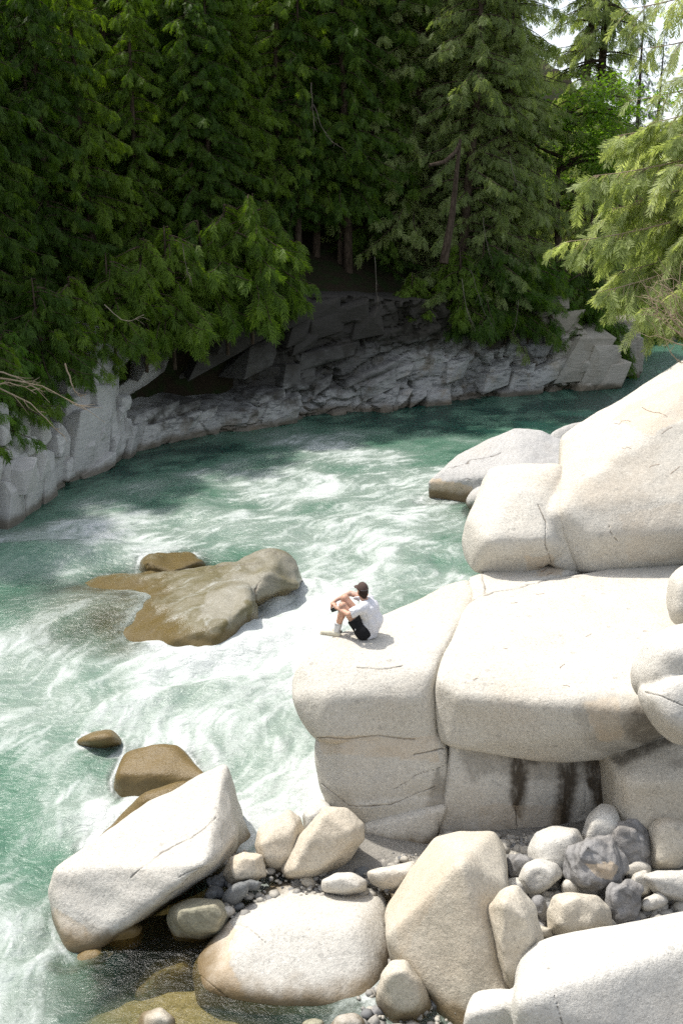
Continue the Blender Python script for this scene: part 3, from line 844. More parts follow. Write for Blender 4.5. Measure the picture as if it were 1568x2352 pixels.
ap = np.array([at_z(*a, 0.0)[:2] for a, b in AR])
ad = np.array([(at_z(*b, 0.0) - at_z(*a, 0.0))[:2] for a, b in AR])
ad /= np.linalg.norm(ad, axis=1, keepdims=True)


def flow(x, y):
    vx = np.zeros_like(x)
    vy = np.zeros_like(x)
    for (px_, py_), (dx, dy) in zip(ap, ad):
        s = 0.9 + 0.08 * py_
        w = 1.0 / (((x - px_) ** 2 + (y - py_) ** 2) / s ** 2 + 0.15) ** 1.6
        vx += w * dx
        vy += w * dy
    n = np.hypot(vx, vy) + 1e-9
    return vx / n, vy / n


# line integral convolution gives streaks that follow the current
HG = 0.045
lx, hx, ly, hy = -19.0, 14.0, 6.0, 50.0
ax_ = np.arange(lx, hx, HG)
ay_ = np.arange(ly, hy, HG)
LX, LY = np.meshgrid(ax_, ay_)
cx_ = np.linspace(lx, hx, 150)
cy_ = np.linspace(ly, hy, 200)
CXg, CYg = np.meshgrid(cx_, cy_)
fvx, fvy = flow(CXg, CYg)


def bil(G, x, y, x0, y0, hx_, hy_):
    fx = np.clip((x - x0) / hx_, 0, G.shape[1] - 1.001)
    fy = np.clip((y - y0) / hy_, 0, G.shape[0] - 1.001)
    i, j = fx.astype(int), fy.astype(int)
    u, v = fx - i, fy - j
    return (G[j, i] * (1 - u) + G[j, i + 1] * u) * (1 - v) + (G[j + 1, i] * (1 - u) + G[j + 1, i + 1] * u) * v


hcx, hcy = cx_[1] - cx_[0], cy_[1] - cy_[0]
VX = bil(fvx, LX, LY, lx, ly, hcx, hcy)
VY = bil(fvy, LX, LY, lx, ly, hcx, hcy)
# swirl: curl of a smooth potential
e = 0.02
P0 = np.stack([LX, LY, 0 * LX], -1)


def psi(P):
    return 0.75 * vnoise(P, 0.5, 21) + 0.24 * vnoise(P, 1.4, 22) + 0.055 * vnoise(P, 3.9, 23)


p0 = psi(P0)
VX = VX + np.gradient(p0, HG, axis=0) * 1.15
VY = VY - np.gradient(p0, HG, axis=1) * 1.15
sp = np.hypot(VX, VY) + 1e-6
VX, VY = VX / sp, VY / sp
ny2, nx2 = LX.shape


def lic(seed_img, steps):
    acc = seed_img.copy()
    for sgn in (1, -1):
        X = np.tile(np.arange(nx2, dtype=np.float32), (ny2, 1))
        Y = np.tile(np.arange(ny2, dtype=np.float32)[:, None], (1, nx2))
        for k in range(steps):
            i = np.clip(X + 0.5, 0, nx2 - 1).astype(np.int32)
            j = np.clip(Y + 0.5, 0, ny2 - 1).astype(np.int32)
            X = X + sgn * VX[j, i]
            Y = Y + sgn * VY[j, i]
            acc += seed_img[np.clip(Y + 0.5, 0, ny2 - 1).astype(np.int32), np.clip(X + 0.5, 0, nx2 - 1).astype(np.int32)] * (1 - k / steps)
    acc -= acc.mean()
    return acc / acc.std()


VX = VX.astype(np.float32); VY = VY.astype(np.float32)
r1 = rng.random((ny2, nx2)).astype(np.float32)
r2 = np.kron(rng.random((ny2 // 4 + 1, nx2 // 4 + 1)), np.ones((4, 4)))[:ny2, :nx2].astype(np.float32)
r3 = (fbm(P0, 0.9, 3, 31)).astype(np.float32)
l1 = lic(r1, 6)
l2 = lic(r2, 11)
l3 = lic(r3, 16)
r4 = (fbm(P0, 0.38, 2, 33)).astype(np.float32)
l4 = lic(r4, 40)
iso = fbm(P0, 1.6, 4, 71)
STREAK = 0.62 * l1 + 0.75 * l2 + 0.45 * l3 + 0.55 * iso / iso.std()
STREAK /= STREAK.std()

# how white the water is, and how clear, at places along the river
FO = [(1400, 900, .01), (1200, 945, .01), (1000, 955, .01), (1300, 920, .01), (800, 965, .02), (1100, 935, .01), (750, 1000, .14), (450, 1030, .03), (300, 1060, .03), (200, 1110, .07), (60, 1190, .12), (620, 985, .12),
      (700, 1030, .34), (900, 1080, .34), (1000, 1040, .16), (500, 1100, .34), (300, 1150, .36), (700, 1130, .5), (900, 1170, .5), (600, 1180, .46), (400, 1200, .66), (250, 1232, .86),
      (130, 1240, .75), (330, 1262, .86), (90, 1300, .14), (60, 1345, .10), (200, 1310, .2), (550, 1250, .32), (620, 1230, .22), (750, 1240, .8), (850, 1260, .7), (950, 1240, .6),
      (1000, 1300, .45), (1035, 1250, .3), (820, 1330, .75), (950, 1330, .42), (750, 1350, .72), (720, 1420, .86), (640, 1440, .97), (560, 1470, .99), (480, 1500, .92), (400, 1535, .6),
      (600, 1540, .82), (500, 1570, .74), (350, 1600, .85), (650, 1600, .8), (450, 1660, .85), (550, 1680, .75), (650, 1700, .5), (250, 1580, .32), (100, 1550, .52), (50, 1600, .46),
      (150, 1640, .46), (100, 1700, .3), (60, 1780, .15), (130, 1820, .22), (250, 1700, .4), (200, 1770, .35), (300, 1760, .42), (350, 1690, .7), (600, 1800, .52), (680, 1830, .45),
      (580, 1890, .8), (550, 1760, .4), (500, 1720, .7), (200, 1890, .82), (130, 1870, .5), (50, 1880, .15), (100, 1960, .35), (50, 2080, .6), (30, 2180, .76), (60, 2260, .7),
      (150, 2180, .6), (60, 2330, .62), (120, 2300, .46), (250, 2320, .36), (330, 2300, .2), (280, 2240, .28), (150, 2330, .42), (420, 2290, .03), (400, 2200, .0), (300, 2200, .05), (360, 2260, .08), (470, 2330, .05), (300, 1400, .16), (250, 1440, .2), (150, 1420, .16), (300, 1480, .14), (80, 1470, .26), (60, 1410, .10), (180, 1450, .12),
      (200, 1380, .14), (450, 1380, .1), (340, 1495, .75), (420, 1330, .1), (620, 1400, .9), (520, 1500, .95), (430, 1540, .7), (560, 1320, .05), (400, 1350, .15), (240, 1350, .15), (350, 1440, .2), (-80, 1300, .1), (-80, 1700, .35), (-80, 2200, .7), (1000, 1160, .35), (940, 1150, .5), (1020, 1195, .3)]
CL = [(60, 1400, .35), (120, 1440, .5), (150, 1400, .75), (300, 1360, .9), (450, 1340, .95), (300, 1440, .85), (420, 1440, .95), (520, 1420, .9), (180, 1460, .5), (990, 1175, .55), (1050, 1165, .7), (330, 1760, .85), (390, 1800, .95), (220, 1700, .1), (300, 1810, .7),
      (350, 2250, .95), (420, 2190, 1), (300, 2180, .98), (430, 2310, .98), (480, 2340, .9), (250, 2330, .85), (150, 2260, .75), (60, 2330, .4), (230, 1930, .55), (330, 1850, .6), (660, 2000, .6), (180, 1985, .5), (120, 2150, .35), (380, 1290, .6),
      (60, 1340, .0), (100, 1250, .0), (600, 1500, .0), (700, 1300, .0), (500, 1230, .0), (100, 1600, .0), (200, 1600, .0), (420, 1600, .0), (100, 1800, .0), (150, 1850, .0), (50, 2000, .0), (40, 2200, .1),
      (620, 1850, .0), (550, 1900, .1), (800, 1150, .0), (880, 1230, .0), (930, 1120, .0), (1200, 940, .0), (300, 1100, .0), (100, 1180, .1), (1000, 1300, .0), (500, 1560, .0), (700, 1700, .1), (40, 1450, .1)]


def rbf(ctrl, x, y, p=2.0):
    num = np.zeros_like(x)
    den = np.zeros_like(x)
    for a, b, v in ctrl:
        q = at_z(a, b, 0.0)
        s = 0.5 + 0.05 * q[1]
        w = 1.0 / (((x - q[0]) ** 2 + ((y - q[1]) * 0.75) ** 2) / s ** 2 + 0.12) ** p
        num += w * v
        den += w
    return num / den


NR, NC = 700, 460
YA, YB = 6.5, 90.0
yy = YA * (YB / YA) ** (np.linspace(0, 1, NR))
tt = np.concatenate([np.linspace(-0.85, -0.40, 30)[:-1], np.linspace(-0.40, 0.36, NC - 58), np.linspace(0.36, 0.75, 30)[1:]])
WX = tt[None, :] * (yy[:, None] + 1.5)
WY = np.repeat(yy[:, None], NC, 1)
cov = rbf(FO, WX, WY)
clr = rbf(CL, WX, WY)
stk = bil(STREAK, WX, WY, lx, ly, HG, HG)
rough_w = np.clip(cov * 1.5, 0.12, 1.0) * sstep(62, 40, WY)
PW = np.stack([WX, WY, 0 * WX], -1)
wz = rough_w * (0.17 * fbm(PW, 0.8, 3, 41) + 0.11 * np.abs(fbm(PW, 1.9, 3, 43)) + 0.016 * stk) + 0.015 * fbm(PW, 2.5, 2, 45)
# the smooth green hump upstream of the pour-over, the hole behind it and the main chute
def bumpz(px_, py_, rx, ry, amp, ang=0.0):
    q = at_z(px_, py_, 0)
    dx, dy = WX - q[0], WY - q[1]
    c_, s_ = math.cos(ang), math.sin(ang)
    u, v = dx * c_ + dy * s_, -dx * s_ + dy * c_
    return amp * np.exp(-(u / rx) ** 2 - (v / ry) ** 2)
wz += bumpz(90, 1285, 2.6, 0.9, 0.55, 0.15) + bumpz(260, 1255, 2.0, 0.6, 0.18) + bumpz(150, 1250, 2.2, 0.45, -0.22)
wz += bumpz(205, 1405, 2.3, 1.25, 0.36) + bumpz(330, 1405, 0.9, 0.9, 0.12)
wz += bumpz(560, 1452, 0.9, 0.3, 0.28, 0.5) + bumpz(350, 1492, 0.5, 0.22, 0.22) + bumpz(640, 1385, 0.6, 0.25, 0.2, 0.6)
wz += bumpz(560, 1480, 1.9, 0.5, 0.22, 0.5) + bumpz(380, 1610, 1.7, 0.6, 0.25, 0.6) + bumpz(480, 1545, 1.4, 0.4, -0.2, 0.5) + bumpz(200, 1880, 0.8, 0.35, 0.22) + bumpz(40, 1890, 1.6, 0.8, -0.1)
# depth of rock under the surface; thin sheets of water run over the washed rocks
RV = np.concatenate(WET_V)
RV = RV[RV[:, 2] > -1.2]
fi = np.log(np.clip(RV[:, 1], YA + .01, 89) / YA) / math.log(YB / YA) * (NR - 1)
fj = np.interp(RV[:, 0] / (RV[:, 1] + 1.5), tt, np.arange(NC), left=0, right=0)
RT = np.full((NR, NC), -3.0)
okk = (fi > 1) & (fi < NR - 2) & (fj > 1) & (fj < NC - 2)
for di in (-1, 0, 1):
    for dj in (-1, 0, 1):
        np.maximum.at(RT, ((fi[okk] + 0.5).astype(int) + di, (fj[okk] + 0.5).astype(int) + dj), RV[okk, 2])
RT = np.maximum(RT, terrain_z(WX, WY))
for _ in range(3):   # close small gaps
    RT = np.maximum(RT, (np.roll(RT, 1, 0) + np.roll(RT, -1, 0) + np.roll(RT, 1, 1) + np.roll(RT, -1, 1)) / 4)
drape = np.full_like(wz, -9.0)
for _ in range(2):
    drape = np.maximum(drape, np.where(drape > -5, drape, -9))
wz2 = np.maximum(wz, drape)
for _ in range(7):
    wz2 = 0.5 * wz2 + 0.125 * (np.roll(wz2, 1, 0) + np.roll(wz2, -1, 0) + np.roll(wz2, 1, 1) + np.roll(wz2, -1, 1))
wz = np.maximum(np.where(drape > -5, np.maximum(wz2, drape - 0.01), wz2), wz - 0.2)
depth = wz - RT
near_rock = np.exp(-np.clip(depth, 0, 2) / 0.28) * sstep(-0.3, 0.0, depth + 0.3)
big = bil(l4, WX, WY, lx, ly, HG, HG)
cov = np.clip(cov + 0.13 * big * sstep(0.06, 0.3, cov), 0, 1)
foam_c = np.clip(cov + 0.30 * np.exp(-np.clip(depth, 0, 3) / 0.12) * (cov > 0.3), 0, 1)
thr = 0.95 - 3.9 * foam_c
wid = 4.4
foam = np.clip((stk - thr) / wid, 0, 1) * np.clip(foam_c * 3.0, 0, 1)
aer = np.clip((0.08 * sstep(0.03, 0.12, cov) + cov) / 0.60 + 0.10 * bil(l3, WX, WY, lx, ly, HG, HG) + 0.06 * stk, 0, 1)
clear = np.clip(clr, 0, 1) * np.where(WY < 12.6, np.exp(-np.clip(depth - 0.55, 0, 3) / 0.8), np.exp(-np.clip(depth - 0.08, 0, 3) / 0.6))
RP = np.zeros_like(WX)
for a_, b_ in ((120, 1420), (200, 1400), (280, 1400), (300, 1450), (230, 1440), (250, 1370), (180, 1370), (340, 1350), (80, 1400), (150, 1460), (40, 1420), (120, 1375), (100, 1450), (0, 1400)):
    q = at_z(a_, b_, 0)
    RP = np.maximum(RP, np.exp(-((WX - q[0]) ** 2 + (WY - q[1]) ** 2) / 1.3))
clear = np.maximum(clear, RP * 0.97 * np.exp(-np.clip(depth - 0.1, 0, 3) / 0.75))
foam_keep = 1 - 0.6 * RP * np.exp(-np.clip(depth, 0, 3) / 0.8)
onrock = np.where(drape > -5, 1.0, 0.0)
for _ in range(3):
    onrock = 0.5 * onrock + 0.125 * (np.roll(onrock, 1, 0) + np.roll(onrock, -1, 0) + np.roll(onrock, 1, 1) + np.roll(onrock, -1, 1))
clear = np.maximum(clear, 0.96 * onrock * np.exp(-np.clip(depth - 0.08, 0, 3) / 0.2))
thin = np.clip((stk - 0.55) / 1.4, 0, 1) * 0.65
foam = np.clip(foam + 0.34 * sstep(0.55, 0.95, cov), 0, 1)
foam = foam * foam_keep
foam = foam * (1 - onrock) + thin * onrock
edge = np.exp(-((RT - wz + 0.02) / 0.10) ** 2) * np.clip(cov * 1.6 - 0.15, 0, 1)      # froth where fast water meets rock
foam = np.clip(foam + 0.8 * edge * (1 - onrock), 0, 1)
Vw = np.stack([WX, WY, wz], -1).reshape(-1, 3)
iw = np.arange(NR * NC).reshape(NR, NC)
Fw = np.stack([iw[:-1, :-1], iw[:-1, 1:], iw[1:, 1:], iw[1:, :-1]], -1).reshape(-1, 4)
# thin white trails of water running over the washed rock
pv = np.zeros(len(POUR.data.vertices) * 3)
POUR.data.vertices.foreach_get('co', pv)
pv = pv.reshape(-1, 3) + np.array(POUR.location)
pf = bil(STREAK, pv[:, 0], pv[:, 1], lx, ly, HG, HG)
ppx = proj(pv)[0]
fattr(POUR.data, 'film', np.clip((bil((l1 + 0.6 * l2) / 1.2, pv[:, 0], pv[:, 1], lx, ly, HG, HG) - 0.7) / 1.6, 0, 1) * np.interp(ppx, [200, 350, 500, 580, 620], [0.75, 0.65, 0.5, 0.25, 0.0]))
t = NT('river_water')
pos = t.geo_pos()
fo, ae, cl = t.attr('foam'), t.attr('aer'), t.attr('clear')
fine = t.noise(11, 6, 0.8, pos, 0.9)
fine2 = t.noise(55, 3, 0.7, pos)
col = t.mix(t.rng(ae, 0.0, 0.32), (0.008, 0.048, 0.034), (0.075, 0.165, 0.112))
col = t.mix(t.rng(t.math('ADD', ae, t.math('MULTIPLY', t.math('SUBTRACT', t.noise(7, 5, 0.7, pos, 0.5), 0.5), 0.5)), 0.22, 1.0), col, (0.235, 0.295, 0.252))
fsum = t.math('ADD', t.math('MULTIPLY', fo, 1.15), t.math('ADD', t.math('MULTIPLY', t.math('SUBTRACT', fine, 0.5), 1.35), t.math('MULTIPLY', t.math('SUBTRACT', fine2, 0.5), 0.5)))
fmask = t.math('MULTIPLY', t.rng(fsum, 0.0, 1.25), t.rng(fo, 0.0, 0.12))
col = t.mix(t.math('MULTIPLY', fmask, 0.93), col, (0.54, 0.565, 0.55))
h = t.math('ADD', t.math('MULTIPLY', t.noise(3.2, 4, 0.6, t.mapv(pos, (1, 1.6, 1), (0, 0, 0.5)), 0.8), 1.0), t.math('MULTIPLY', fine, 0.16))
nb = t.bump(h, 0.65, 0.12)
rgh = t.rng(fmask, 0.0, 0.5, 0.22, 0.85)
surf = t.bsdf(col, rgh, nb, 0.5)
tr = t.n('ShaderNodeBsdfTransparent')
tr.inputs[0].default_value = (0.80, 0.80, 0.62, 1)
gl = t.n('ShaderNodeBsdfGlossy')
gl.inputs['Roughness'].default_value = 0.2
t.l(nb, gl.inputs['Normal'])
fr = t.n('ShaderNodeFresnel')
fr.inputs['IOR'].default_value = 1.33
t.l(nb, fr.inputs['Normal'])
cw = t.n('ShaderNodeMixShader')
t.l(fr.outputs[0], cw.inputs[0]); t.l(tr.outputs[0], cw.inputs[1]); t.l(gl.outputs[0], cw.inputs[2])
ms = t.n('ShaderNodeMixShader')
t.l(t.math('MULTIPLY', cl, t.math('SUBTRACT', 1.0, t.math('MULTIPLY', fmask, 0.92))), ms.inputs[0])
t.l(surf, ms.inputs[1]); t.l(cw.outputs[0], ms.inputs[2])
M['water'] = t.done(ms.outputs[0])
mw = mesh_from('river', Vw, Fw, True, M['water'])
fattr(mw, 'foam', foam.ravel()); fattr(mw, 'aer', aer.ravel()); fattr(mw, 'clear', clear.ravel())
river = link('river', mw, kind='structure')

# ------------------------------------------------------------------ fractured cliff along the far bank
t = NT('cliff_rock')
pos = t.geo_pos()
oi = t.n('ShaderNodeObjectInfo')
rn = oi.outputs['Random']
lay = t.noise(2.2, 5, 0.7, t.mapv(pos, (0.7, 0.7, 3.0), (0.18, -0.12, 0)), 0.4)
mid = t.noise(1.1, 4, 0.6, pos)
tone = t.math('ADD', t.math('MULTIPLY', t.attr('tone'), 0.75), t.math('MULTIPLY', rn, 0.45))
c = t.mix(t.rng(tone, 0.1, 0.75, 0, 1, False), (0.44, 0.43, 0.40), (0.20, 0.20, 0.192))
c = t.mix(t.rng(lay, 0.46, 0.66), c, (0.13, 0.13, 0.125))
c = t.mix(t.math('MULTIPLY', t.rng(mid, 0.52, 0.7), 0.55), c, (0.23, 0.175, 0.105))
c = t.mix(t.math('MULTIPLY', t.rng(t.noise(30, 2, 0.6, pos), 0.45, 0.7), 0.4), c, (0.38, 0.37, 0.35))
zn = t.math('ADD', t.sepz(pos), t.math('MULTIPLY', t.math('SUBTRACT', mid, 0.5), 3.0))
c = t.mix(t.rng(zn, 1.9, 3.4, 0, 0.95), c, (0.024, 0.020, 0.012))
xs_ = t.n('ShaderNodeSeparateXYZ')
t.l(pos, xs_.inputs[0])
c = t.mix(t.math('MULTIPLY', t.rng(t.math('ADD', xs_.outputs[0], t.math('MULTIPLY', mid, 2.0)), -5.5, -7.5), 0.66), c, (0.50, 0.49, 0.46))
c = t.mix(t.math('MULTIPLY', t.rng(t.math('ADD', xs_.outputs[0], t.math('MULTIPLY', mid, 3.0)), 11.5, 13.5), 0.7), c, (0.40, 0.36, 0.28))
recess_shade = t.math('MULTIPLY', t.rng(t.math('ADD', xs_.outputs[0], t.math('MULTIPLY', mid, 3.0)), -7.0, -5.5), t.rng(t.math('ADD', xs_.outputs[0], t.math('MULTIPLY', mid, 4.0)), 8.0, 1.0))
c = t.mix(t.math('MULTIPLY', t.math('MULTIPLY', recess_shade, t.rng(zn, 0.5, 1.6)), 0.86), c, (0.040, 0.036, 0.031))  # shade of the recess and mid cliff mixed into the rock colour
wetb = t.rng(t.math('ADD', t.sepz(pos), t.math('MULTIPLY', t.math('SUBTRACT', mid, 0.5), 0.5)), 0.42, 0.12)
c = t.mix(t.math('MULTIPLY', wetb, 0.75), c, (0.10, 0.075, 0.04))
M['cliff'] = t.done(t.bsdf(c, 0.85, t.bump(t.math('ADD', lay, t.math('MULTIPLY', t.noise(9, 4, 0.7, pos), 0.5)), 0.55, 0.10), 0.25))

wl = [(-260, 1330), (-120, 1262), (0, 1193), (60, 1158), (150, 1100), (240, 1066), (300, 1040), (400, 1012), (500, 988), (560, 986), (660, 968), (760, 950), (900, 938), (1000, 928), (1100, 915), (1200, 905), (1300, 896), (1360, 892), (1410, 888)]
BL = np.array([at_z(a, b, 0.0) for a, b in wl])
BPX = np.array([a for a, b in wl], float)
seg = np.linalg.norm(np.diff(BL[:, :2], axis=0), axis=1)
BU = np.concatenate([[0], np.cumsum(seg)])


def bank(u):
    p = np.array([np.interp(u, BU, BL[:, 0]), np.interp(u, BU, BL[:, 1]), 0.0])
    q = np.array([np.interp(u + 1.2, BU, BL[:, 0]) - np.interp(u - 1.2, BU, BL[:, 0]), np.interp(u + 1.2, BU, BL[:, 1]) - np.interp(u - 1.2, BU, BL[:, 1]), 0.0])
    q /= np.linalg.norm(q) + 1e-9
    n = np.array([q[1], -q[0], 0.0])
    return p, q, n, float(np.interp(u, BU, BPX))


def hull_mesh(name, pts, mat, bevel=0.0, flat=True):
    c = np.mean(pts, axis=0)
    bm = bmesh.new()
    for p in pts:
        bm.verts.new(p - c)
    r = bmesh.ops.convex_hull(bm, input=bm.verts)
    bmesh.ops.delete(bm, geom=[g for g in r['geom_interior'] if isinstance(g, bmesh.types.BMVert)], context='VERTS')
    bmesh.ops.dissolve_limit(bm, angle_limit=math.radians(6), verts=bm.verts, edges=bm.edges)
    if bevel:
        bmesh.ops.bevel(bm, geom=list(bm.edges), offset=bevel, segments=1, affect='EDGES', profile=0.5, clamp_overlap=True)
    me = bpy.data.meshes.new(name)
    bm.to_mesh(me)
    bm.free()
    for p in me.polygons:
        p.use_smooth = not flat
    me.materials.append(mat)
    return me, c


cliff = empty('cliff', (2, 47, 0), kind='structure')


def block(u, z, lu, hz, depth, out, dip, jit=0.10, parent=None, lean=0.0):
    p, q, n, px = bank(u)
    pts = []
    for a in (-0.5, 0.5):
        for b in (-0.5, 0.5):
            for d in (0, 1):
                uu = a * lu + rnd.uniform(-jit, jit) * lu + 0.45 * b * hz
                zz = b * hz + rnd.uniform(-jit, jit) * hz + a * lu * dip
                oo = out - d * depth + rnd.uniform(-jit, jit) * 0.6 - lean * (z + b * hz)
                pts.append(p + q * uu + n * oo + np.array([0, 0, z + zz]))
    # one or two chopped corners so that no block is a plain box
    for _ in range(3):
        a, b = rnd.uniform(-0.45, 0.45), rnd.uniform(-0.45, 0.45)
        pts.append(p + q * (a * lu) + n * (out + rnd.uniform(0.0, 0.22) - lean * z) + np.array([0, 0, z + b * hz + a * lu * dip]))
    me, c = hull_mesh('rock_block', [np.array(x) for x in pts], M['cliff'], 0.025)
    o = link('rock_block', me, parent or cliff)
    o.location = c - np.array((parent or cliff).location)
    return o


def u_at(px):
    return float(np.interp(px, BPX, BU))


TOPZ = [(-260, 3.4), (0, 3.2), (120, 3.3), (200, 4.4), (300, 5.2), (420, 5.5), (600, 5.5), (750, 5.5), (870, 5.3), (960, 4.9), (1060, 4.6), (1160, 4.6), (1250, 4.0), (1290, 4.3), (1340, 3.4), (1380, 2.2), (1410, 1.2)]
tzx, tzz = [a for a, b in TOPZ], [b for a, b in TOPZ]
nb_ = 0
# layered face on the right two thirds
z = -0.3
row = 0
while z < 7.2:
    hz = rnd.uniform(0.34, 0.72) + 0.06 * z
    u = u_at(585) + rnd.uniform(0, 1)
    while u < u_at(1408):
        lu = rnd.choice([rnd.uniform(0.6, 1.2), rnd.uniform(1.2, 2.6)])
        px = float(np.interp(u + lu / 2, BU, BPX))
        if px > 1290:
            lu = rnd.uniform(0.7, 1.5)
        top = np.interp(px, tzx, tzz)
        rec = np.interp(px, [585, 640, 700], [1.3, 0.3, 0.0]) * sstep(0.3, 1.3, z)
        zc = z + hz / 2 + 0.35 * vnoise(np.array([u * 0.25, row * 0.3, 2.0]))
        if zc < top - 0.5 and nb_ < 200 and rnd.random() < 0.30:
            nz = fbm(np.array([u * 0.22, z * 0.5, 1.0]), 1, 3, 5)
            out = 0.22 + 0.6 * nz + rnd.uniform(-0.16, 0.26) - rec
            # undercut shadow gap near half height, as in the photograph
            out -= 0.25 * math.exp(-((z - 2.3 - 0.02 * (px - 1000) / 10) / 0.35) ** 2) * (px > 800)
            block(u + lu / 2, zc, lu * 1.12, hz * rnd.choice([1.15, 1.15, 1.25, 1.9]), 1.6, out, 0.24 + rnd.uniform(-0.09, 0.09), 0.20, lean=0.24)
            nb_ += 1
        u += lu
    z += hz * 0.96
    row += 1
# the fractured rock face itself: layered cells that step in and out
us = np.arange(u_at(-250), u_at(1408), 0.085)
zs = np.concatenate([np.arange(-0.9, 5.0, 0.075), np.arange(5.0, 7.6, 0.12)])
UU, ZZ = np.meshgrid(us, zs, indexing='ij')
PXu = np.interp(UU, BU, BPX)


def cells(U, Z, lu, hz, dip, seed):
    w = np.stack([U * 0.6, Z * 0.6, np.full_like(U, seed * 1.7)], -1)
    u2 = U + 0.9 * lu * fbm(w, 1.0, 3, seed)
    z2 = Z - dip * U + 1.1 * hz * fbm(w, 0.9, 3, seed + 4)
    r = np.floor(z2 / hz)
    hr = np.abs(np.sin(r * 12.9898 + seed) * 43758.5453) % 1
    cu = (u2 + (0.55 * np.sin(r * 1.7) + 0.35) * (Z - dip * U)) / (lu * (0.55 + 0.9 * hr)) + hr * 7.3
    k = np.floor(cu)
    h1 = np.abs(np.sin(r * 78.233 + k * 37.719 + seed * 3.1) * 43758.5453) % 1
    h2 = np.abs(np.sin(r * 39.346 + k * 11.135 + seed * 5.3) * 24634.6345) % 1
    h3 = np.abs(np.sin(r * 93.989 + k * 67.345 + seed * 7.7) * 14634.6345) % 1
    ed = np.minimum(np.minimum(cu - k, 1 - cu + k) * lu * 0.8, np.minimum(z2 / hz - r, 1 - z2 / hz + r) * hz)
    return h1 - 0.5 + 0.5 * (h2 - 0.5) * ((cu - k) - 0.5) + 0.6 * (h3 - 0.5) * ((z2 / hz - r) - 0.5), h2, ed


dipz = np.interp(PXu, [200, 330, 560, 700], [0.05, 0.35, 0.35, 0.17])
c1, t1, e1 = cells(UU, ZZ, 4.2, 1.9, 0.22, 1)
c2, t2, e2 = cells(UU, ZZ, 2.3, 0.62, 0.26, 2)
c3, t3, e3 = cells(UU, ZZ, 0.7, 0.20, 0.26, 3)
PN = np.stack([UU, ZZ, 0 * UU], -1)
inrec = np.interp(PXu, [270, 330, 560, 690], [0, 1, 1, 0])
dis = 0.85 * c1 + 0.50 * c2 * (1 - 0.6 * inrec) + 0.11 * c3 * (1 - 0.7 * inrec) + 0.7 * fbm(PN, 0.25, 3, 61) + 0.10 * fbm(PN, 1.6, 4, 62)
dis -= 0.22 * np.exp(-np.clip(e1, 0, 9) / 0.08) + 0.14 * np.exp(-np.clip(e2, 0, 9) / 0.05) * (1 - 0.6 * inrec)
top = np.interp(PXu, tzx, tzz) + 0.4 * vnoise(PN, 0.5, 8)
rec = 3.4 * inrec * sstep(0.75, 1.5, ZZ) * (1 - 1.0 * sstep(1.9, 5.6, ZZ))
outw = 0.05 - 1.35 * np.interp(PXu, [255, 300], [1, 0]) - 0.24 * ZZ - rec + dis - 2.2 * np.maximum(0, ZZ - top)
zz_ = np.minimum(ZZ, top + 0.15 * (ZZ - top))
zz_ = np.where(ZZ > top, top + 0.12 * (ZZ - top), ZZ)
FV = np.zeros(UU.shape + (3,))
for i, u in enumerate(us):
    p, q, n, px = bank(u)
    FV[i] = p + n * outw[i][:, None]
FV[..., 2] = zz_
fi_ = np.arange(len(us) * len(zs)).reshape(len(us), len(zs))
FQ = np.stack([fi_[:-1, :-1], fi_[1:, :-1], fi_[1:, 1:], fi_[:-1, 1:]], -1).reshape(-1, 4)
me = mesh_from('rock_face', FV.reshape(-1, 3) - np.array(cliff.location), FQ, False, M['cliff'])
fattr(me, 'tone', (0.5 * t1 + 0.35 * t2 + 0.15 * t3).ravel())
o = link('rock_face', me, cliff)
# recess: large dark overhanging sheets
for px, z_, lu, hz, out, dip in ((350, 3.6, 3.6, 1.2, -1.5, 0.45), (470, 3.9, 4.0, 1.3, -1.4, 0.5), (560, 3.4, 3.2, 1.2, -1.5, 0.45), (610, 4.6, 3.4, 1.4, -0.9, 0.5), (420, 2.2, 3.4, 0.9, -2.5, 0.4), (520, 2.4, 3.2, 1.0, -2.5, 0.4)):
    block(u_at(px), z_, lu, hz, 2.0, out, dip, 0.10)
    nb_ += 1
# low ledge of blocks at the foot of the recess and the small outcrop beside it
for px, z_, lu, hz, out in ((310, .5, 1.3, 1.2, .1), (345, .4, 1.2, 1.0, .15), (380, .45, 1.3, 1.1, .1), (420, .4, 1.4, 1.0, .2), (460, .45, 1.5, 1.1, .2), (490, .4, 1.0, .9, .1), (350, 1.2, 1.6, .6, -.1), (395, 1.2, 1.3, .5, -.2),
                            (440, 1.15, 1.5, .5, -.2), (530, .3, 1.4, .8, -.2), (560, .25, 1.4, .7, -.1), (590, .4, 1.3, .9, .1), (618, .5, 1.2, 1.1, .35), (648, .55, 1.1, 1.2, .5), (628, 1.2, 1.4, .5, 0)):
    block(u_at(px), z_, lu, hz, 2.2, out, 0.12, 0.12)
    nb_ += 1

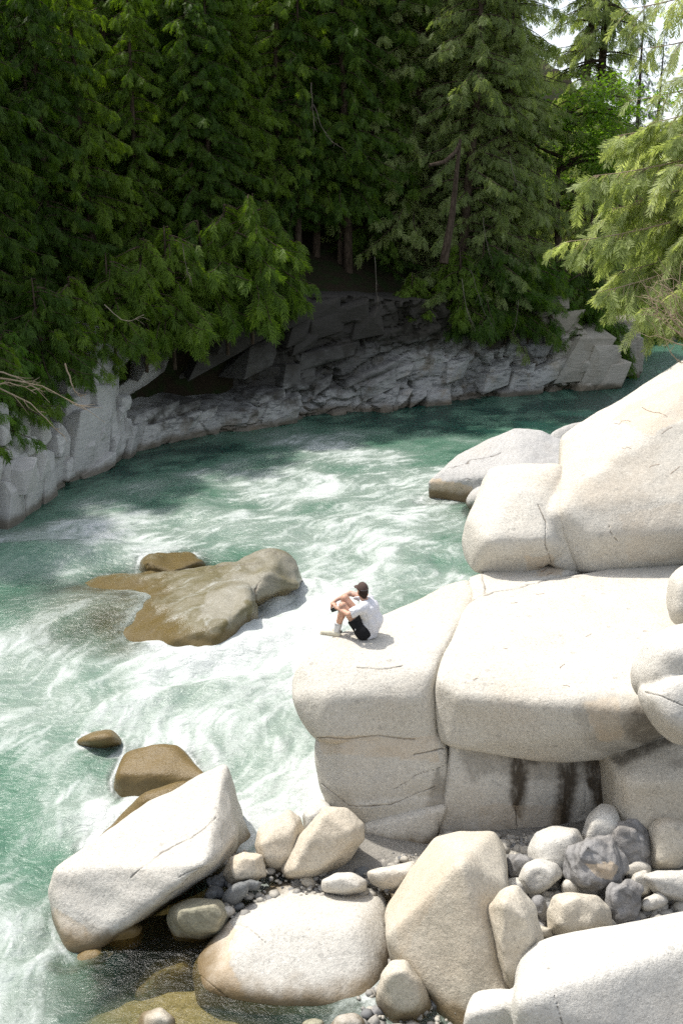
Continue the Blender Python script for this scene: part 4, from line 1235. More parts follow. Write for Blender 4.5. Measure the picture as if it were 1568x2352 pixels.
# pale outcrop at the left edge: tall fractured blocks
oc = empty('rock_outcrop', tuple(bank(u_at(120))[0]), label='pale grey fractured rock outcrop standing in the water at the left edge', category='rock outcrop')
LEFT = [(-150, 1.2, 2.6, 3.2, .4), (-90, 1.4, 2.0, 3.4, .5), (-40, 1.9, 1.5, 2.6, .3), (0, .5, 1.0, 1.6, .55), (12, 2.2, 1.3, 2.2, .2), (45, .6, 1.0, 1.5, .5), (52, 1.9, 1.2, 2.0, .1), (85, .7, .9, 1.7, .45), (92, 2.2, 1.1, 1.9, -.05), (120, .8, .8, 1.8, .3), (128, 2.3, .8, 1.5, -.2),
        (148, .8, .7, 1.9, .2), (20, 1.3, .8, .8, .75), (70, 1.3, .6, .7, .6), (185, .9, 1.5, 2.0, .45), (192, .12, 1.6, .5, .5), (200, 2.2, 1.3, 1.0, .1), (170, 2.7, 1.4, 1.0, -.5), (225, .9, .9, 2.0, .3),
        (262, .8, 1.1, 1.9, .25), (250, 2.2, 1.3, 1.4, .3), (262, 3.5, 1.3, 1.6, .25), (285, 2.9, .9, 1.2, .1), (240, 3.1, 1.4, 1.4, -.3), (270, 4.5, 1.4, .9, -.1), (288, .5, .8, 1.1, .3), (215, 3.4, 1.5, 1.3, -.9), (150, 3.6, 2.0, 1.2, -1.2), (80, 3.3, 2.6, 1.0, -1.2), (0, 3.4, 2.6, 1.0, -1.0)]
for px, z_, lu, hz, out in LEFT:
    block(u_at(px), z_, lu * 1.02, hz * 1.02, 1.8, out * 1.25 + rnd.uniform(-.1, .1), rnd.uniform(-0.25, 0.3), 0.21, parent=oc, lean=0.12)
for k in range(24):
    px = rnd.choice([rnd.uniform(-20, 160), rnd.uniform(160, 300)])
    block(u_at(px), rnd.uniform(0.1, 2.6), rnd.uniform(.35, .7), rnd.uniform(.3, .9), 1.0, 0.42 + rnd.uniform(-.15, .22), rnd.uniform(-.2, .3), 0.16, parent=oc, lean=0.12)
# point of the cliff at the bend: pale knob and low dark blocks
for px, z_, lu, hz, out in ((1330, 1.6, 2.2, 2.6, .1), (1370, 1.1, 1.8, 2.2, .3), (1395, .7, 1.5, 1.6, .5), (1300, 3.4, 1.8, 1.2, -.4), (1282, 4.4, 1.2, .5, -.5)):
    block(u_at(px), z_, lu, hz, 2.0, out, 0.1, 0.16)
pt = empty('rock_outcrop', tuple(at_z(1440, 875, 0)), label='low dark rock point beyond the end of the layered cliff', category='rock outcrop')
for (a, b, zz, s) in ((1425, 872, 1.0, 1.7), (1440, 868, 1.3, 1.8), (1452, 866, .9, 1.4), (1410, 868, 1.6, 2.2), (1446, 872, .4, 1.3), (1425, 860, 2.0, 2.0)):
    c0 = at_z(a, b, 0) + np.array([0, 1.5, zz])
    pts = [c0 + np.array([rnd.choice([-.5, .5]) * s * rnd.uniform(.7, 1.1), rnd.choice([-.7, .7]) * s, rnd.choice([-.5, .5]) * s * 1.1 * rnd.uniform(.7, 1.1)]) for _ in range(18)]
    me, c = hull_mesh('rock_block', pts, M['cliff'], 0.03)
    o = link('rock_block', me, pt)
    o.location = c - np.array(pt.location)
# ------------------------------------------------------------------ trees
def leaf_mat(name, c1, c2, trans=0.35, tcol=None, rough=0.55):
    t = NT(name)
    pos = t.geo_pos()
    oi = t.n('ShaderNodeObjectInfo')
    v = t.math('ADD', t.math('MULTIPLY', t.noise(0.9, 3, 0.6, pos), 1.0), t.math('MULTIPLY', t.math('SUBTRACT', oi.outputs['Random'], 0.5), 0.5))
    c = t.mix(t.rng(v, 0.3, 0.75), c1, c2)
    c = t.mix(t.math('MULTIPLY', t.rng(t.noise(6, 2, 0.6, pos), 0.5, 0.75), 0.35), c, tuple(min(1, x * 1.6) for x in c2))
    d = t.bsdf(c, rough, None, 0.25)
    tl = t.n('ShaderNodeBsdfTranslucent')
    t.put(t.mix(1.0, c, tcol or (1.0, 1.1, 0.55), 'MULTIPLY'), tl.inputs[0])
    ms = t.n('ShaderNodeMixShader')
    ms.inputs[0].default_value = trans
    t.l(d, ms.inputs[1]); t.l(tl.outputs[0], ms.inputs[2])
    return t.done(ms.outputs[0])


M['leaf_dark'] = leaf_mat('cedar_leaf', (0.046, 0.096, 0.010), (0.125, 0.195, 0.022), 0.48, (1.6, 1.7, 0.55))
M['leaf_pale'] = leaf_mat('grey_green_leaf', (0.17, 0.22, 0.075), (0.29, 0.34, 0.13), 0.5, (1.4, 1.5, 0.7))  # sunlit brightness of the bend conifers put into the leaf colour
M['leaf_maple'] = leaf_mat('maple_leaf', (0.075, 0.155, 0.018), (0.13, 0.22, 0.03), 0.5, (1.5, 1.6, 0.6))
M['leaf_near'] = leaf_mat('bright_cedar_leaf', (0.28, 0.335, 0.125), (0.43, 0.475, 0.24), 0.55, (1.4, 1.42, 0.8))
M['leaf_far'] = leaf_mat('far_fir_leaf', (0.05, 0.08, 0.04), (0.09, 0.12, 0.06), 0.3, (1.3, 1.4, 0.8))
t = NT('bark')
pos = t.geo_pos()
bn = t.noise(5, 4, 0.65, t.mapv(pos, (2.5, 2.5, 0.5)))
M['bark'] = t.done(t.bsdf(t.mix(t.rng(bn, 0.35, 0.65), (0.035, 0.024, 0.016), (0.09, 0.066, 0.047)), 0.9, t.bump(bn, 0.8, 0.06), 0.15))
M['grey_twig'] = leaf_mat('grey_twig', (0.10, 0.085, 0.068), (0.17, 0.145, 0.115), 0.0, None, 0.85)
t = NT('pale_twig')
M['twig'] = t.done(t.bsdf(t.mix(t.noise(4, 3, 0.6, t.geo_pos()), (0.24, 0.17, 0.10), (0.42, 0.34, 0.25)), 0.8, None, 0.2))


def tube(path, rad, k=6):
    """path (n,3), rad (n) -> verts, quads"""
    path = np.asarray(path, float)
    n = len(path)
    T = np.gradient(path, axis=0)
    T /= np.linalg.norm(T, axis=1, keepdims=True) + 1e-9
    ref = np.array([0.3, 0.8, 0.2]) if abs(T[0][2]) > 0.8 else np.array([0, 0, 1.0])
    A = np.cross(T, ref)
    A /= np.linalg.norm(A, axis=1, keepdims=True) + 1e-9
    B = np.cross(T, A)
    an = np.arange(k) * 2 * math.pi / k
    V = path[:, None, :] + np.asarray(rad)[:, None, None] * (np.cos(an)[None, :, None] * A[:, None, :] + np.sin(an)[None, :, None] * B[:, None, :])
    V = V.reshape(-1, 3)
    q = []
    for i in range(n - 1):
        for j in range(k):
            q.append((i * k + j, i * k + (j + 1) % k, (i + 1) * k + (j + 1) % k, (i + 1) * k + j))
    return V, np.array(q)


def join(parts):
    Vs, Qs, o = [], [], 0
    for V, Q in parts:
        Vs.append(V)
        Qs.append(Q + o)
        o += len(V)
    return np.concatenate(Vs), np.concatenate(Qs)


def frond_proto(pairs, leaf, width, spread=0.9, taper=True):
    """flat cedar spray of unit length along +x in the xy plane, made of kite leaflets"""
    V, Q = [], []

    def kite(a, d, l, w):
        p = np.array([-d[1], d[0], 0])
        b = len(V)
        V.extend([a, a + d * l * 0.45 + p * w, a + d * l, a + d * l * 0.45 - p * w])
        Q.append((b, b + 1, b + 2, b + 3))
    for i in range(pairs):
        s = (i + 0.6) / (pairs + 0.6)
        l = leaf * (0.55 + 0.9 * math.sin(math.pi * (0.18 + 0.72 * s)) * 0.8) if taper else leaf
        for sg in (-1, 1):
            an = sg * spread * rnd.uniform(0.75, 1.15)
            kite(np.array([s * 0.86, 0, 0]), np.array([math.cos(an), math.sin(an), rnd.uniform(-.15, .15)]), l * rnd.uniform(.8, 1.15), width)
    kite(np.array([0.0, 0, 0]), np.array([1.0, 0, 0]), 1.0, width * 0.6)
    return np.array(V), np.array(Q)


def place_fronds(protos, pos, dirs, lens, roll):
    """instances of flat sprays: position, growing direction, length, roll about direction"""
    n = len(pos)
    D = dirs / (np.linalg.norm(dirs, axis=1, keepdims=True) + 1e-9)
    up = np.tile(np.array([0.02, 0.01, 1.0]), (n, 1))
    Sx = np.cross(up, D)
    Sx /= np.linalg.norm(Sx, axis=1, keepdims=True) + 1e-9
    U = np.cross(D, Sx)
    cr, sr = np.cos(roll)[:, None], np.sin(roll)[:, None]
    A = Sx * cr + U * sr
    B = -Sx * sr + U * cr
    which = rng.integers(0, len(protos), n)
    out = []
    for k, (pv, pq) in enumerate(protos):
        m = which == k
        if not m.any():
            continue
        P = pos[m][:, None, :] + lens[m][:, None, None] * (pv[None, :, 0:1] * D[m][:, None, :] + pv[None, :, 1:2] * A[m][:, None, :] + (pv[None, :, 2:3] - 0.22 * pv[None, :, 0:1] ** 2) * B[m][:, None, :])
        nn = int(m.sum())
        q = (pq[None] + (np.arange(nn) * len(pv))[:, None, None]).reshape(-1, 4)
        out.append((P.reshape(-1, 3), q))
    return join(out)


PROTO_FAR = [frond_proto(5, 0.32, 0.036, 0.62) for _ in range(6)]
PROTO_NEAR = [frond_proto(11, 0.30, 0.026, 0.8) for _ in range(5)]


def limb_path(h, az, L, rise, droop, n=9, tip=0.25):
    s = np.linspace(0, 1, n)
    r = L * s
    zz = h + rise * L * s - droop * L * s ** 2 + tip * droop * L * s ** 4
    wob = 0.10 * L * np.sin(s * 3 + az * 5) * s
    return np.stack([r * math.cos(az) - wob * math.sin(az), r * math.sin(az) + wob * math.cos(az), zz], 1)


def cedar_mesh(name, H, base, R, nl, seed, leafmat, dens=1.0, spr=0.62, gaps=0.25, power=0.8):
    """crown mesh and trunk mesh of one cedar, built about the origin"""
    global rnd, rng
    r_ = np.random.default_rng(seed)
    tp = np.array([[0, 0, -1.5], [0.03, 0, H * .25], [0.15 * r_.normal(), 0.15 * r_.normal(), H * .6], [0.1, 0.1, H]])
    s = np.linspace(0, 1, 10)
    tp = np.stack([np.interp(s, [0, .3, .6, 1], tp[:, i]) for i in range(3)], 1)
    tr = 0.028 * H * 0.5 * (1 - s) ** 0.8 + 0.02
    wood = [tube(tp, tr, 8)]
    pos, dr, ln, rl = [], [], [], []
    for i in range(nl):
        f = (i + r_.random()) / nl
        h = base + (H - base) * f
        L = R * (1 - f) ** power * r_.uniform(0.6, 1.15) + 0.35
        if r_.random() < gaps * 0.4:
            L *= 0.5
        az = r_.random() * 6.283
        P = limb_path(h, az, L, r_.uniform(-0.05, 0.30), r_.uniform(0.45, 0.85), tip=r_.uniform(.2, .5))
        wood.append(tube(P, np.linspace(0.05 * L / 4 + 0.012, 0.008, len(P)), 4))
        ns = max(4, int(L * 13 * dens))
        u = np.sqrt(r_.uniform(0.02, 1, ns)) if False else r_.uniform(0.02, 1.0, ns) ** 0.8
        pp = np.stack([np.interp(u, np.linspace(0, 1, len(P)), P[:, k]) for k in range(3)], 1)
        T = np.stack([np.interp(u, np.linspace(0, 1, len(P)), np.gradient(P[:, k])) for k in range(3)], 1)
        T /= np.linalg.norm(T, axis=1, keepdims=True)
        side = np.stack([-T[:, 1], T[:, 0], 0 * u], 1)
        sg = r_.choice([-1, 1], ns)[:, None] * r_.uniform(0.3, 1.1, ns)[:, None]
        d = T * r_.uniform(0.35, 1.0, ns)[:, None] + side * sg + np.array([0, 0, -1.0]) * r_.uniform(0.35, 1.9, ns)[:, None]
        pos.append(pp + r_.normal(0, 0.05, pp.shape))
        dr.append(d)
        ln.append(spr * r_.uniform(0.55, 1.3, ns) * (0.7 + 0.3 * min(1, L / 2)))
        rl.append(r_.normal(0, 0.8, ns))
    V, Q = place_fronds(PROTO_FAR, np.concatenate(pos), np.concatenate(dr), np.concatenate(ln), np.concatenate(rl))
    crown = mesh_from('crown', V, Q, False, leafmat)
    Vt, Qt = join(wood)
    trunk = mesh_from('trunk', Vt, Qt, True, M['bark'])
    return trunk, crown


CED = [cedar_mesh('cedar', 24, 0.2, 4.2, 165, 1, M['leaf_dark'], 1.5, 0.74, power=0.5),
       None,
       cedar_mesh('cedar', 22, 0.8, 4.2, 150, 3, M['leaf_dark'], 1.2, 0.74, power=0.45),
       cedar_mesh('cedar', 26, 5.0, 4.2, 140, 4, M['leaf_dark'], 1.2, 0.76, power=0.5)]
CED[1] = CED[0]
PAL = [cedar_mesh('pale', 20, 0.3, 3.8, 150, 5, M['leaf_pale'], 1.3, 0.55, power=0.55), cedar_mesh('pale', 24, 0.5, 4.0, 150, 6, M['leaf_pale'], 1.15, 0.55, power=0.55)]
FIR = [cedar_mesh('fir', 26, 2.0, 3.2, 120, 7, M['leaf_far'], 0.75, 0.6, 0.5)]


def plant_tree(kind, x, y, s, rot, name, label, group=None, zoff=-0.3, sink=None):
    z = float(terrain_z(np.array([x]), np.array([y]))[0]) if sink is None else sink
    e_ = empty(name, (x, y, z + zoff), label=label, category='tree')
    if group:
        e_['group'] = group
    e_.rotation_euler = (rnd.uniform(-.03, .03), rnd.uniform(-.03, .03), rot)
    e_.scale = (s * rnd.uniform(.92, 1.1), s * rnd.uniform(.92, 1.1), s)
    link('trunk', kind[0], e_)
    link('crown', kind[1], e_)
    return e_


def behind(px, off):
    """ground point a distance off behind the far bank line, at the place seen at picture column px"""
    u = u_at(px)
    p, q, n, _ = bank(u)
    return p - n * off


# first row, leaning over the cliff
ROW1 = [(-70, 3.6, 1, 'cut by the left edge of the picture'), (20, 3.0, 0, 'directly above the pale left outcrop'), (95, 4.6, 2, 'above the dead branches at far left'), (165, 3.2, 1, 'right of the dead branches at left'),
        (240, 4.0, 0, 'above the tall pillar of the left outcrop'), (310, 3.2, 2, 'above the left end of the dark recess'), (385, 2.8, 1, 'above the middle of the dark recess'), (465, 3.0, 0, 'above the right half of the dark recess'),
        (540, 2.8, 2, 'over the low ledge right of the recess'), (605, 3.0, 0, 'at the right end of the dense left group'), (560, 5.6, 1, 'just behind the right end of the dense left group')]
for k, (px, off, kd, where) in enumerate(ROW1):
    p = behind(px, off + 0.7)
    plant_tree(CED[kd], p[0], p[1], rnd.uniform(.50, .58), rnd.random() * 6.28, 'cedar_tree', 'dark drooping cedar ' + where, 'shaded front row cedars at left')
for px, off, kd, where in ((690, 5.0, 3, 'nearest the dense left group'), (760, 4.2, 3, 'second from the dense left group'), (835, 5.2, 3, 'above the highest part of the cliff'), (905, 4.4, 3, 'left of the leaning bare trunk'), (965, 6.0, 3, 'just left of and behind the leaning bare trunk'), (1075, 5.2, 3, 'right of the leaning bare trunk')):
    p = behind(px, off + 0.7)
    plant_tree(CED[kd], p[0], p[1], rnd.uniform(.62, .75), rnd.random() * 6.28, 'cedar_tree', 'cedar with bare lower trunk ' + where, 'bare-trunked cedars on the cliff top')
# rows further up the slope
for off, step, kinds in ((6.5, 60, (0, 2, 3)), (11, 60, (1, 2, 0)), (17, 75, (1, 0)), (25, 95, (1, 2)), (34, 130, (1, 1))):
    px = -100 if off < 14 else -240
    while px < 1180:
        p = behind(min(px, 1150), off + rnd.uniform(-2, 2))
        if px > (1060 if off < 8 else 1000):
            break
        plant_tree(CED[rnd.choice(kinds)], p[0] + rnd.uniform(-1, 1), p[1], (.58 if off < 8 else (.70 if off < 13 else .82)) * rnd.uniform(.9, 1.15), rnd.random() * 6.28, 'cedar_tree', 'dark cedar standing deeper in the shaded forest up the slope', 'cedars deeper in the forest')
        px += step * rnd.uniform(.75, 1.25)
# paler trees at the bend
for k, (px, off, kd, s, where) in enumerate([(1115, 2.6, 0, .95, 'leftmost of its group, low over the cliff'), (1165, 4.2, 1, 1.05, 'tall and central above the layered cliff'), (1215, 2.6, 0, .9, 'short, overhanging the right part of the cliff'), (1255, 5.0, 1, 1.05, 'tall, left of the bright broadleaf tree'),
                                      (1140, 8.5, 1, 1.2, 'behind the leftmost of its group'), (1205, 9.5, 1, 1.2, 'tallest and furthest back'), (1275, 8.5, 0, 1.1, 'close behind the bright broadleaf tree'),
                                      (1050, 7.5, 1, 1.05, 'left of the leaning bare trunk and behind it'), (1092, 5.6, 0, 1.1, 'between the leaning bare trunk and the rest'), (1188, 6.6, 1, 1.15, 'in the second row at the middle of its group'), (1236, 7.2, 0, 1.25, 'in the second row at the right of its group')]):
    p = behind(px, off)
    plant_tree(PAL[kd], p[0], p[1], s, rnd.random() * 6.28, 'cedar_tree', 'grey-green feathery conifer at the bend, ' + where, 'grey-green conifers near the bend')
# pale-leaved broadleaf at the bend
def maple_tree(x, y, H, label):
    z0 = float(terrain_z(np.array([x]), np.array([y]))[0]) - 0.3
    e_ = empty('maple_tree', (x, y, z0), label=label, category='tree')
    r_ = np.random.default_rng(77)
    wood, leafp = [], []
    tp = np.array([[0, 0, 0], [.2, 0, H * .3], [-.2, .2, H * .55], [.3, 0, H * .9]])
    wood.append(tube(tp, [.28, .22, .15, .05], 7))
    for i in range(16):
        h = H * r_.uniform(.35, .88)
        az = r_.uniform(0, 6.28)
        L = r_.uniform(2.5, 4.6) * (1.25 - h / H * .6)
        s = np.linspace(0, 1, 7)
        P = np.stack([L * s * math.cos(az), L * s * math.sin(az), h + L * .5 * s - .25 * L * s ** 2 + .15 * np.sin(s * 5 + i)], 1)
        wood.append(tube(P, np.linspace(.12, .02, 7), 5))
        for k in range(8):
            c = P[r_.integers(2, 7)] + r_.normal(0, .55, 3)
            leafp.append(c + r_.normal(0, 1, (70, 3)) * np.array([.62, .62, .22]))
    LP = np.concatenate(leafp)
    n = len(LP)
    a = r_.normal(0, 1, (n, 3)); a[:, 2] *= .4
    a /= np.linalg.norm(a, axis=1, keepdims=True)
    b = np.cross(a, np.array([0.1, 0.1, 1]) + r_.normal(0, .4, (n, 3)))
    b /= np.linalg.norm(b, axis=1, keepdims=True)
    s = r_.uniform(.07, .13, n)[:, None]
    V = np.stack([LP - a * s, LP + b * s * .8, LP + a * s, LP - b * s * .8], 1).reshape(-1, 3)
    Q = np.arange(n * 4).reshape(-1, 4)
    Vt, Qt = join(wood)
    link('trunk', mesh_from('trunk', Vt, Qt, True, M['bark']), e_)
    link('crown', mesh_from('crown', V, Q, False, M['leaf_maple']), e_)


q = at_y(1296, 250, 57)
maple_tree(q[0], 57.0, 14.5, 'bright green broadleaf tree behind the grey-green conifers at the bend')

# trees beyond the bend
for k, (px, Y, s, kd, lb) in enumerate([
        (1480, 92, .46, 0, 'distant fir against the sky, left of the two at the right edge'), (1540, 98, .50, 0, 'distant fir against the sky at the right edge'), (1440, 88, .58, 0, 'distant fir just left of the sky gap'),
        (1352, 66, 1.25, 1, 'tallest grey-green conifer rising behind the bright broadleaf tree'), (1296, 66, 1.2, 1, 'tall grey-green conifer directly behind the bright broadleaf tree'), (1330, 62, .7, 2, 'grey-green conifer standing low at the end of the cliff'), (1410, 76, .62, 2, 'shorter grey-green conifer beyond the end of the cliff'),
        (1385, 64, .42, 2, 'small conifer leaning over the rock point'), (1450, 78, .40, 1, 'small conifer on the far bank left of the open water'), (1510, 82, .38, 2, 'low conifer on the far bank above the open water'), (1570, 86, .42, 1, 'conifer on the far bank at the right edge'),
        (1630, 95, .6, 0, 'far fir standing outside the right edge'), (1540, 108, .55, 1, 'far conifer behind the low far-bank trees'), (1350, 58, .45, 1, 'small grey-green conifer on top of the pale end of the cliff')]):
    d = ray(px, 600)
    x = d[0] / d[1] * Y
    kind = [FIR[0], PAL[1], PAL[0]][kd]
    plant_tree(kind, x, Y, s, rnd.random() * 6.28, 'conifer_tree', lb, sink=None)

# shrubs along the cliff edge and far bank
SHR = cedar_mesh('shrub', 3.2, 0.1, 1.9, 46, 12, M['leaf_dark'], 1.6, 0.55, power=0.5)
SHP = cedar_mesh('shrub', 2.6, 0.1, 1.7, 40, 13, M['leaf_maple'], 1.6, 0.5, power=0.5)
SHL = [(-60, 1.0, 3.2, 1.0, 0, 'outside the left edge'), (20, .9, 3.3, .9, 1, 'on top of the left outcrop'), (75, .8, 3.5, .8, 0, 'on the left outcrop'), (120, 1.2, 3.6, .9, 1, 'just right of the dead branches'), (175, 1.0, 4.3, 1.0, 0, 'at the middle of the left outcrop'), (230, .8, 4.6, .9, 0, 'on the pillar of the left outcrop'), (300, .4, 5.0, 1.0, 0, 'right of the pillar'), (355, .2, 5.2, 1.1, 0, 'over the left end of the recess'), (410, 0, 5.3, 1.2, 0, 'over the left half of the recess'), (470, -.1, 5.5, 1.2, 0, 'over the middle of the recess'),
       (525, -.2, 5.8, 1.3, 0, 'over the right half of the recess'), (580, -.2, 6.2, 1.3, 0, 'over the right end of the recess'), (630, .4, 6.6, 1.1, 0, 'where the recess meets the layered cliff'), (690, 1.6, 5.4, .7, 0, 'on the highest point of the cliff'), (990, 1.8, 4.9, .6, 0, 'at the foot of the leaning bare trunk'), (1080, 1.2, 4.6, 1.1, 0, 'under the leaning bare trunk'), (1130, 1.0, 4.3, 1.3, 0, 'under the leftmost grey-green conifer'), (1180, 1.0, 4.2, 1.2, 0, 'over the middle of the grey-green group'), (1230, 1.0, 3.9, 1.2, 0, 'below the bright broadleaf tree'), (1275, 2.0, 4.2, 1.2, 1, 'above the pale end of the cliff'), (1345, 2.6, 3.0, 1.3, 0, 'behind the pale end of the cliff'), (1375, 2.2, 2.4, 1.4, 0, 'just before the rock point'), (1400, 2.0, 1.8, 1.2, 1, 'on the rock point')]
for px, off, zz, s, kd, where in SHL:
    p = behind(px, off)
    e_ = empty('shrub', (p[0], p[1], zz - .6), category='shrub', group='shrubs along the cliff edge',
               label=('drooping dark green shrub on the cliff edge ' if kd == 0 else 'yellow-green leafy shrub ') + where)
    e_.scale = (s, s, s)
    e_.rotation_euler = (0, 0, rnd.random() * 6.28)
    link('stem', (SHR if kd == 0 else SHP)[0], e_)
    link('foliage', (SHR if kd == 0 else SHP)[1], e_)
for k in range(12):
    px = 1430 + k * 16
    Y = 71 + k * .5 + rnd.uniform(-1, 1)
    d = ray(px, 780)
    x = d[0] / d[1] * Y
    z = float(terrain_z(np.array([x]), np.array([Y]))[0])
    e_ = empty('shrub', (x, Y, max(z, 0) - .2), category='shrub', group='bushes on the far bank', label='bright low bush on the far bank beyond the open green water')
    s = rnd.uniform(.8, 1.3)
    e_.scale = (s, s, s)
    e_.rotation_euler = (0, 0, rnd.random() * 6.28)
    link('stem', SHP[0], e_)
    link('foliage', SHP[1], e_)

# ------------------------------------------------------------------ the bright cedar on the right bank
TX, TY = 10.6, 23.0
tz0 = float(terrain_z(np.array([TX]), np.array([TY]))[0])
nc = empty('cedar_tree', (TX, TY, tz0 - .3), label='bright sunlit cedar reaching in from the right edge above the big boulder', category='tree')
s = np.linspace(0, 1, 9)
tv, tq = tube(np.stack([.25 * np.sin(s * 4), .2 * s, s * 15.5], 1), .26 * (1 - s) ** .8 + .03, 9)
link('trunk', mesh_from('trunk', tv, tq, True, M['bark']), nc)
TIPS = [(1283, 572, 19.0, 9.6), (1335, 422, 19.6, 10.9), (1342, 690, 18.6, 8.8), (1440, 728, 18.2, 7.6), (1390, 330, 20.3, 11.9), (1415, 250, 20.8, 12.6), (1440, 130, 21.0, 13.3), (1400, 40, 21.5, 14.2), (1500, 10, 20.5, 14.4),
        (1380, 560, 20.8, 10.0), (1430, 480, 19.4, 10.6), (1460, 400, 20.4, 11.4), (1480, 640, 19.2, 8.6), (1400, 640, 19.8, 9.0), (1470, 300, 19.6, 12.0), (1520, 200, 20.0, 13.0), (1540, 560, 18.6, 9.2), (1560, 460, 18.8, 10.4), (1530, 330, 19.0, 11.6), (1500, 740, 18.8, 7.4),
        (1440, 570, 21.6, 9.8), (1500, 480, 22.0, 10.8), (1420, 380, 22.2, 11.6), (1540, 120, 21.4, 13.8), (1560, 660, 18.0, 8.2), (1360, 500, 20.2, 10.2), (1520, 400, 18.2, 10.8)]
for k, (px, py, Y, hz) in enumerate(TIPS):
    Y += 2.6
    px += 26
    hz += .5
    r_ = np.random.default_rng(300 + k)
    tip = at_y(px, py, Y) - np.array([TX, TY, tz0 - .3])
    root = np.array([.1, .1, hz - tz0 + .3])
    sN = np.linspace(0, 1, 12)[:, None]
    mid = (root + tip) / 2 + np.array([r_.normal(0, .25), r_.normal(0, .3), .1 + .18 * r_.random()])
    P = root * (1 - sN) ** 2 + 2 * mid * sN * (1 - sN) + tip * sN ** 2
    P[:, 2] += -.22 * np.sin(sN[:, 0] * math.pi) + .16 * sN[:, 0] ** 6
    L = float(np.linalg.norm(tip - root))
    parts = [tube(P, np.linspace(.045, .006, 12), 5)]
    thin = .42 if py < 260 else 1.0
    npos, ndir, nlen, nrol = [], [], [], []
    G = np.gradient(P, axis=0)
    for j in range(int((15 if py > 260 else 11) * L / 3)):
        u = r_.uniform(.15, 1.0) ** .8
        base = np.array([np.interp(u, sN[:, 0], P[:, c]) for c in range(3)])
        T = np.array([np.interp(u, sN[:, 0], G[:, c]) for c in range(3)])
        T /= np.linalg.norm(T)
        side = np.array([-T[1], T[0], 0]) * r_.choice([-1, 1]) * r_.uniform(.3, 1.0) + np.array([0, 0, r_.uniform(-.5, .35)])
        l2_ = r_.uniform(.35, 1.0) * (1.15 - .65 * u)
        dv = T * .8 + side
        dv /= np.linalg.norm(dv)
        ss = np.linspace(0, 1, 6)[:, None]
        B = base + dv * l2_ * ss + np.array([0, 0, -1]) * (l2_ * r_.uniform(.4, 1.2)) * ss ** 1.5
        parts.append(tube(B, np.linspace(.010, .003, 6), 3))
        m = int(r_.integers(8, 14) * thin)
        uu = r_.uniform(.05, 1, m)
        pp = np.stack([np.interp(uu, ss[:, 0], B[:, c]) for c in range(3)], 1)
        sd_ = np.array([-dv[1], dv[0], 0])
        dd = dv * r_.uniform(.4, 1, m)[:, None] + sd_ * r_.uniform(-.9, .9, m)[:, None] + np.array([0, 0, -1]) * r_.uniform(.2, 1.5, m)[:, None]
        npos.append(pp); ndir.append(dd); nlen.append(r_.uniform(.24, .56, m)); nrol.append(r_.normal(0, .7, m))
    m = int(16 * thin)
    uu = r_.uniform(.55, 1, m)
    npos.append(np.stack([np.interp(uu, sN[:, 0], P[:, c]) for c in range(3)], 1))
    T = (tip - root) / L
    ndir.append(T * .8 + r_.normal(0, .5, (m, 3)) + np.array([0, 0, -.4])); nlen.append(r_.uniform(.2, .42, m)); nrol.append(r_.normal(0, .6, m))
    V, Q = place_fronds(PROTO_NEAR, np.concatenate(npos), np.concatenate(ndir), np.concatenate(nlen), np.concatenate(nrol))
    Vt, Qt = join(parts)
    lo_ = link('limb', mesh_from('limb', Vt, Qt, True, M['twig']), nc)
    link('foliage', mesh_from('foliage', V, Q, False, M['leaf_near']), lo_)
# bare pale twigs at its foot
bs = empty('bare_shrub', tuple(at_y(1590, 800, 18.5)), label='tangle of bare pale twigs below the bright cedar at the right edge', category='shrub')
r_ = np.random.default_rng(9)
o0 = np.array(bs.location)
for k in range(13):
    a = at_y(1600 + r_.uniform(-10, 20), 800 + r_.uniform(-30, 15), 18.5) - o0
    b = at_y(r_.uniform(1440, 1580), r_.uniform(610, 740), 18.5 + r_.normal(0, .5)) - o0
    ss = np.linspace(0, 1, 9)[:, None]
    m_ = (a + b) / 2 + r_.normal(0, .45, 3)
    P = a * (1 - ss) ** 2 + 2 * m_ * ss * (1 - ss) + b * ss ** 2
    P[1:-1] += r_.normal(0, .018, (7, 3))
    pr = [tube(P, np.linspace(.013, .003, 9), 5)]
    for j in range(5):
        i = r_.integers(3, 8)
        c = P[i] + (b - a) / np.linalg.norm(b - a) * .3 + r_.normal(0, .18, 3)
        pr.append(tube(np.array([P[i], (P[i] + c) / 2 + r_.normal(0, .05, 3), c]), [.005, .004, .002], 4))
    V, Q = join(pr)
    link('twig', mesh_from('twig', V, Q, True, M['twig']), bs)

# ------------------------------------------------------------------ dead branches
def bent(a, b, r0, sag, seed, subs=3):
    r_ = np.random.default_rng(seed)
    ss = np.linspace(0, 1, 10)[:, None]
    P = a * (1 - ss) + b * ss
    P[:, 2] += sag * np.sin(ss[:, 0] * math.pi)
    P[1:-1] += r_.normal(0, .03 * np.linalg.norm(b - a) / 3, (8, 3))
    pr = [tube(P, np.linspace(r0, r0 * .25, 10), 6)]
    for k in range(subs):
        i = r_.integers(3, 9)
        c = P[i] + (b - a) * r_.uniform(.12, .28) + r_.normal(0, .16, 3) * np.linalg.norm(b - a) / 2
        pr.append(tube(np.array([P[i], (P[i] + c) / 2 + r_.normal(0, .05, 3), c]), [r0 * .45, r0 * .3, r0 * .12], 4))
    return join(pr)


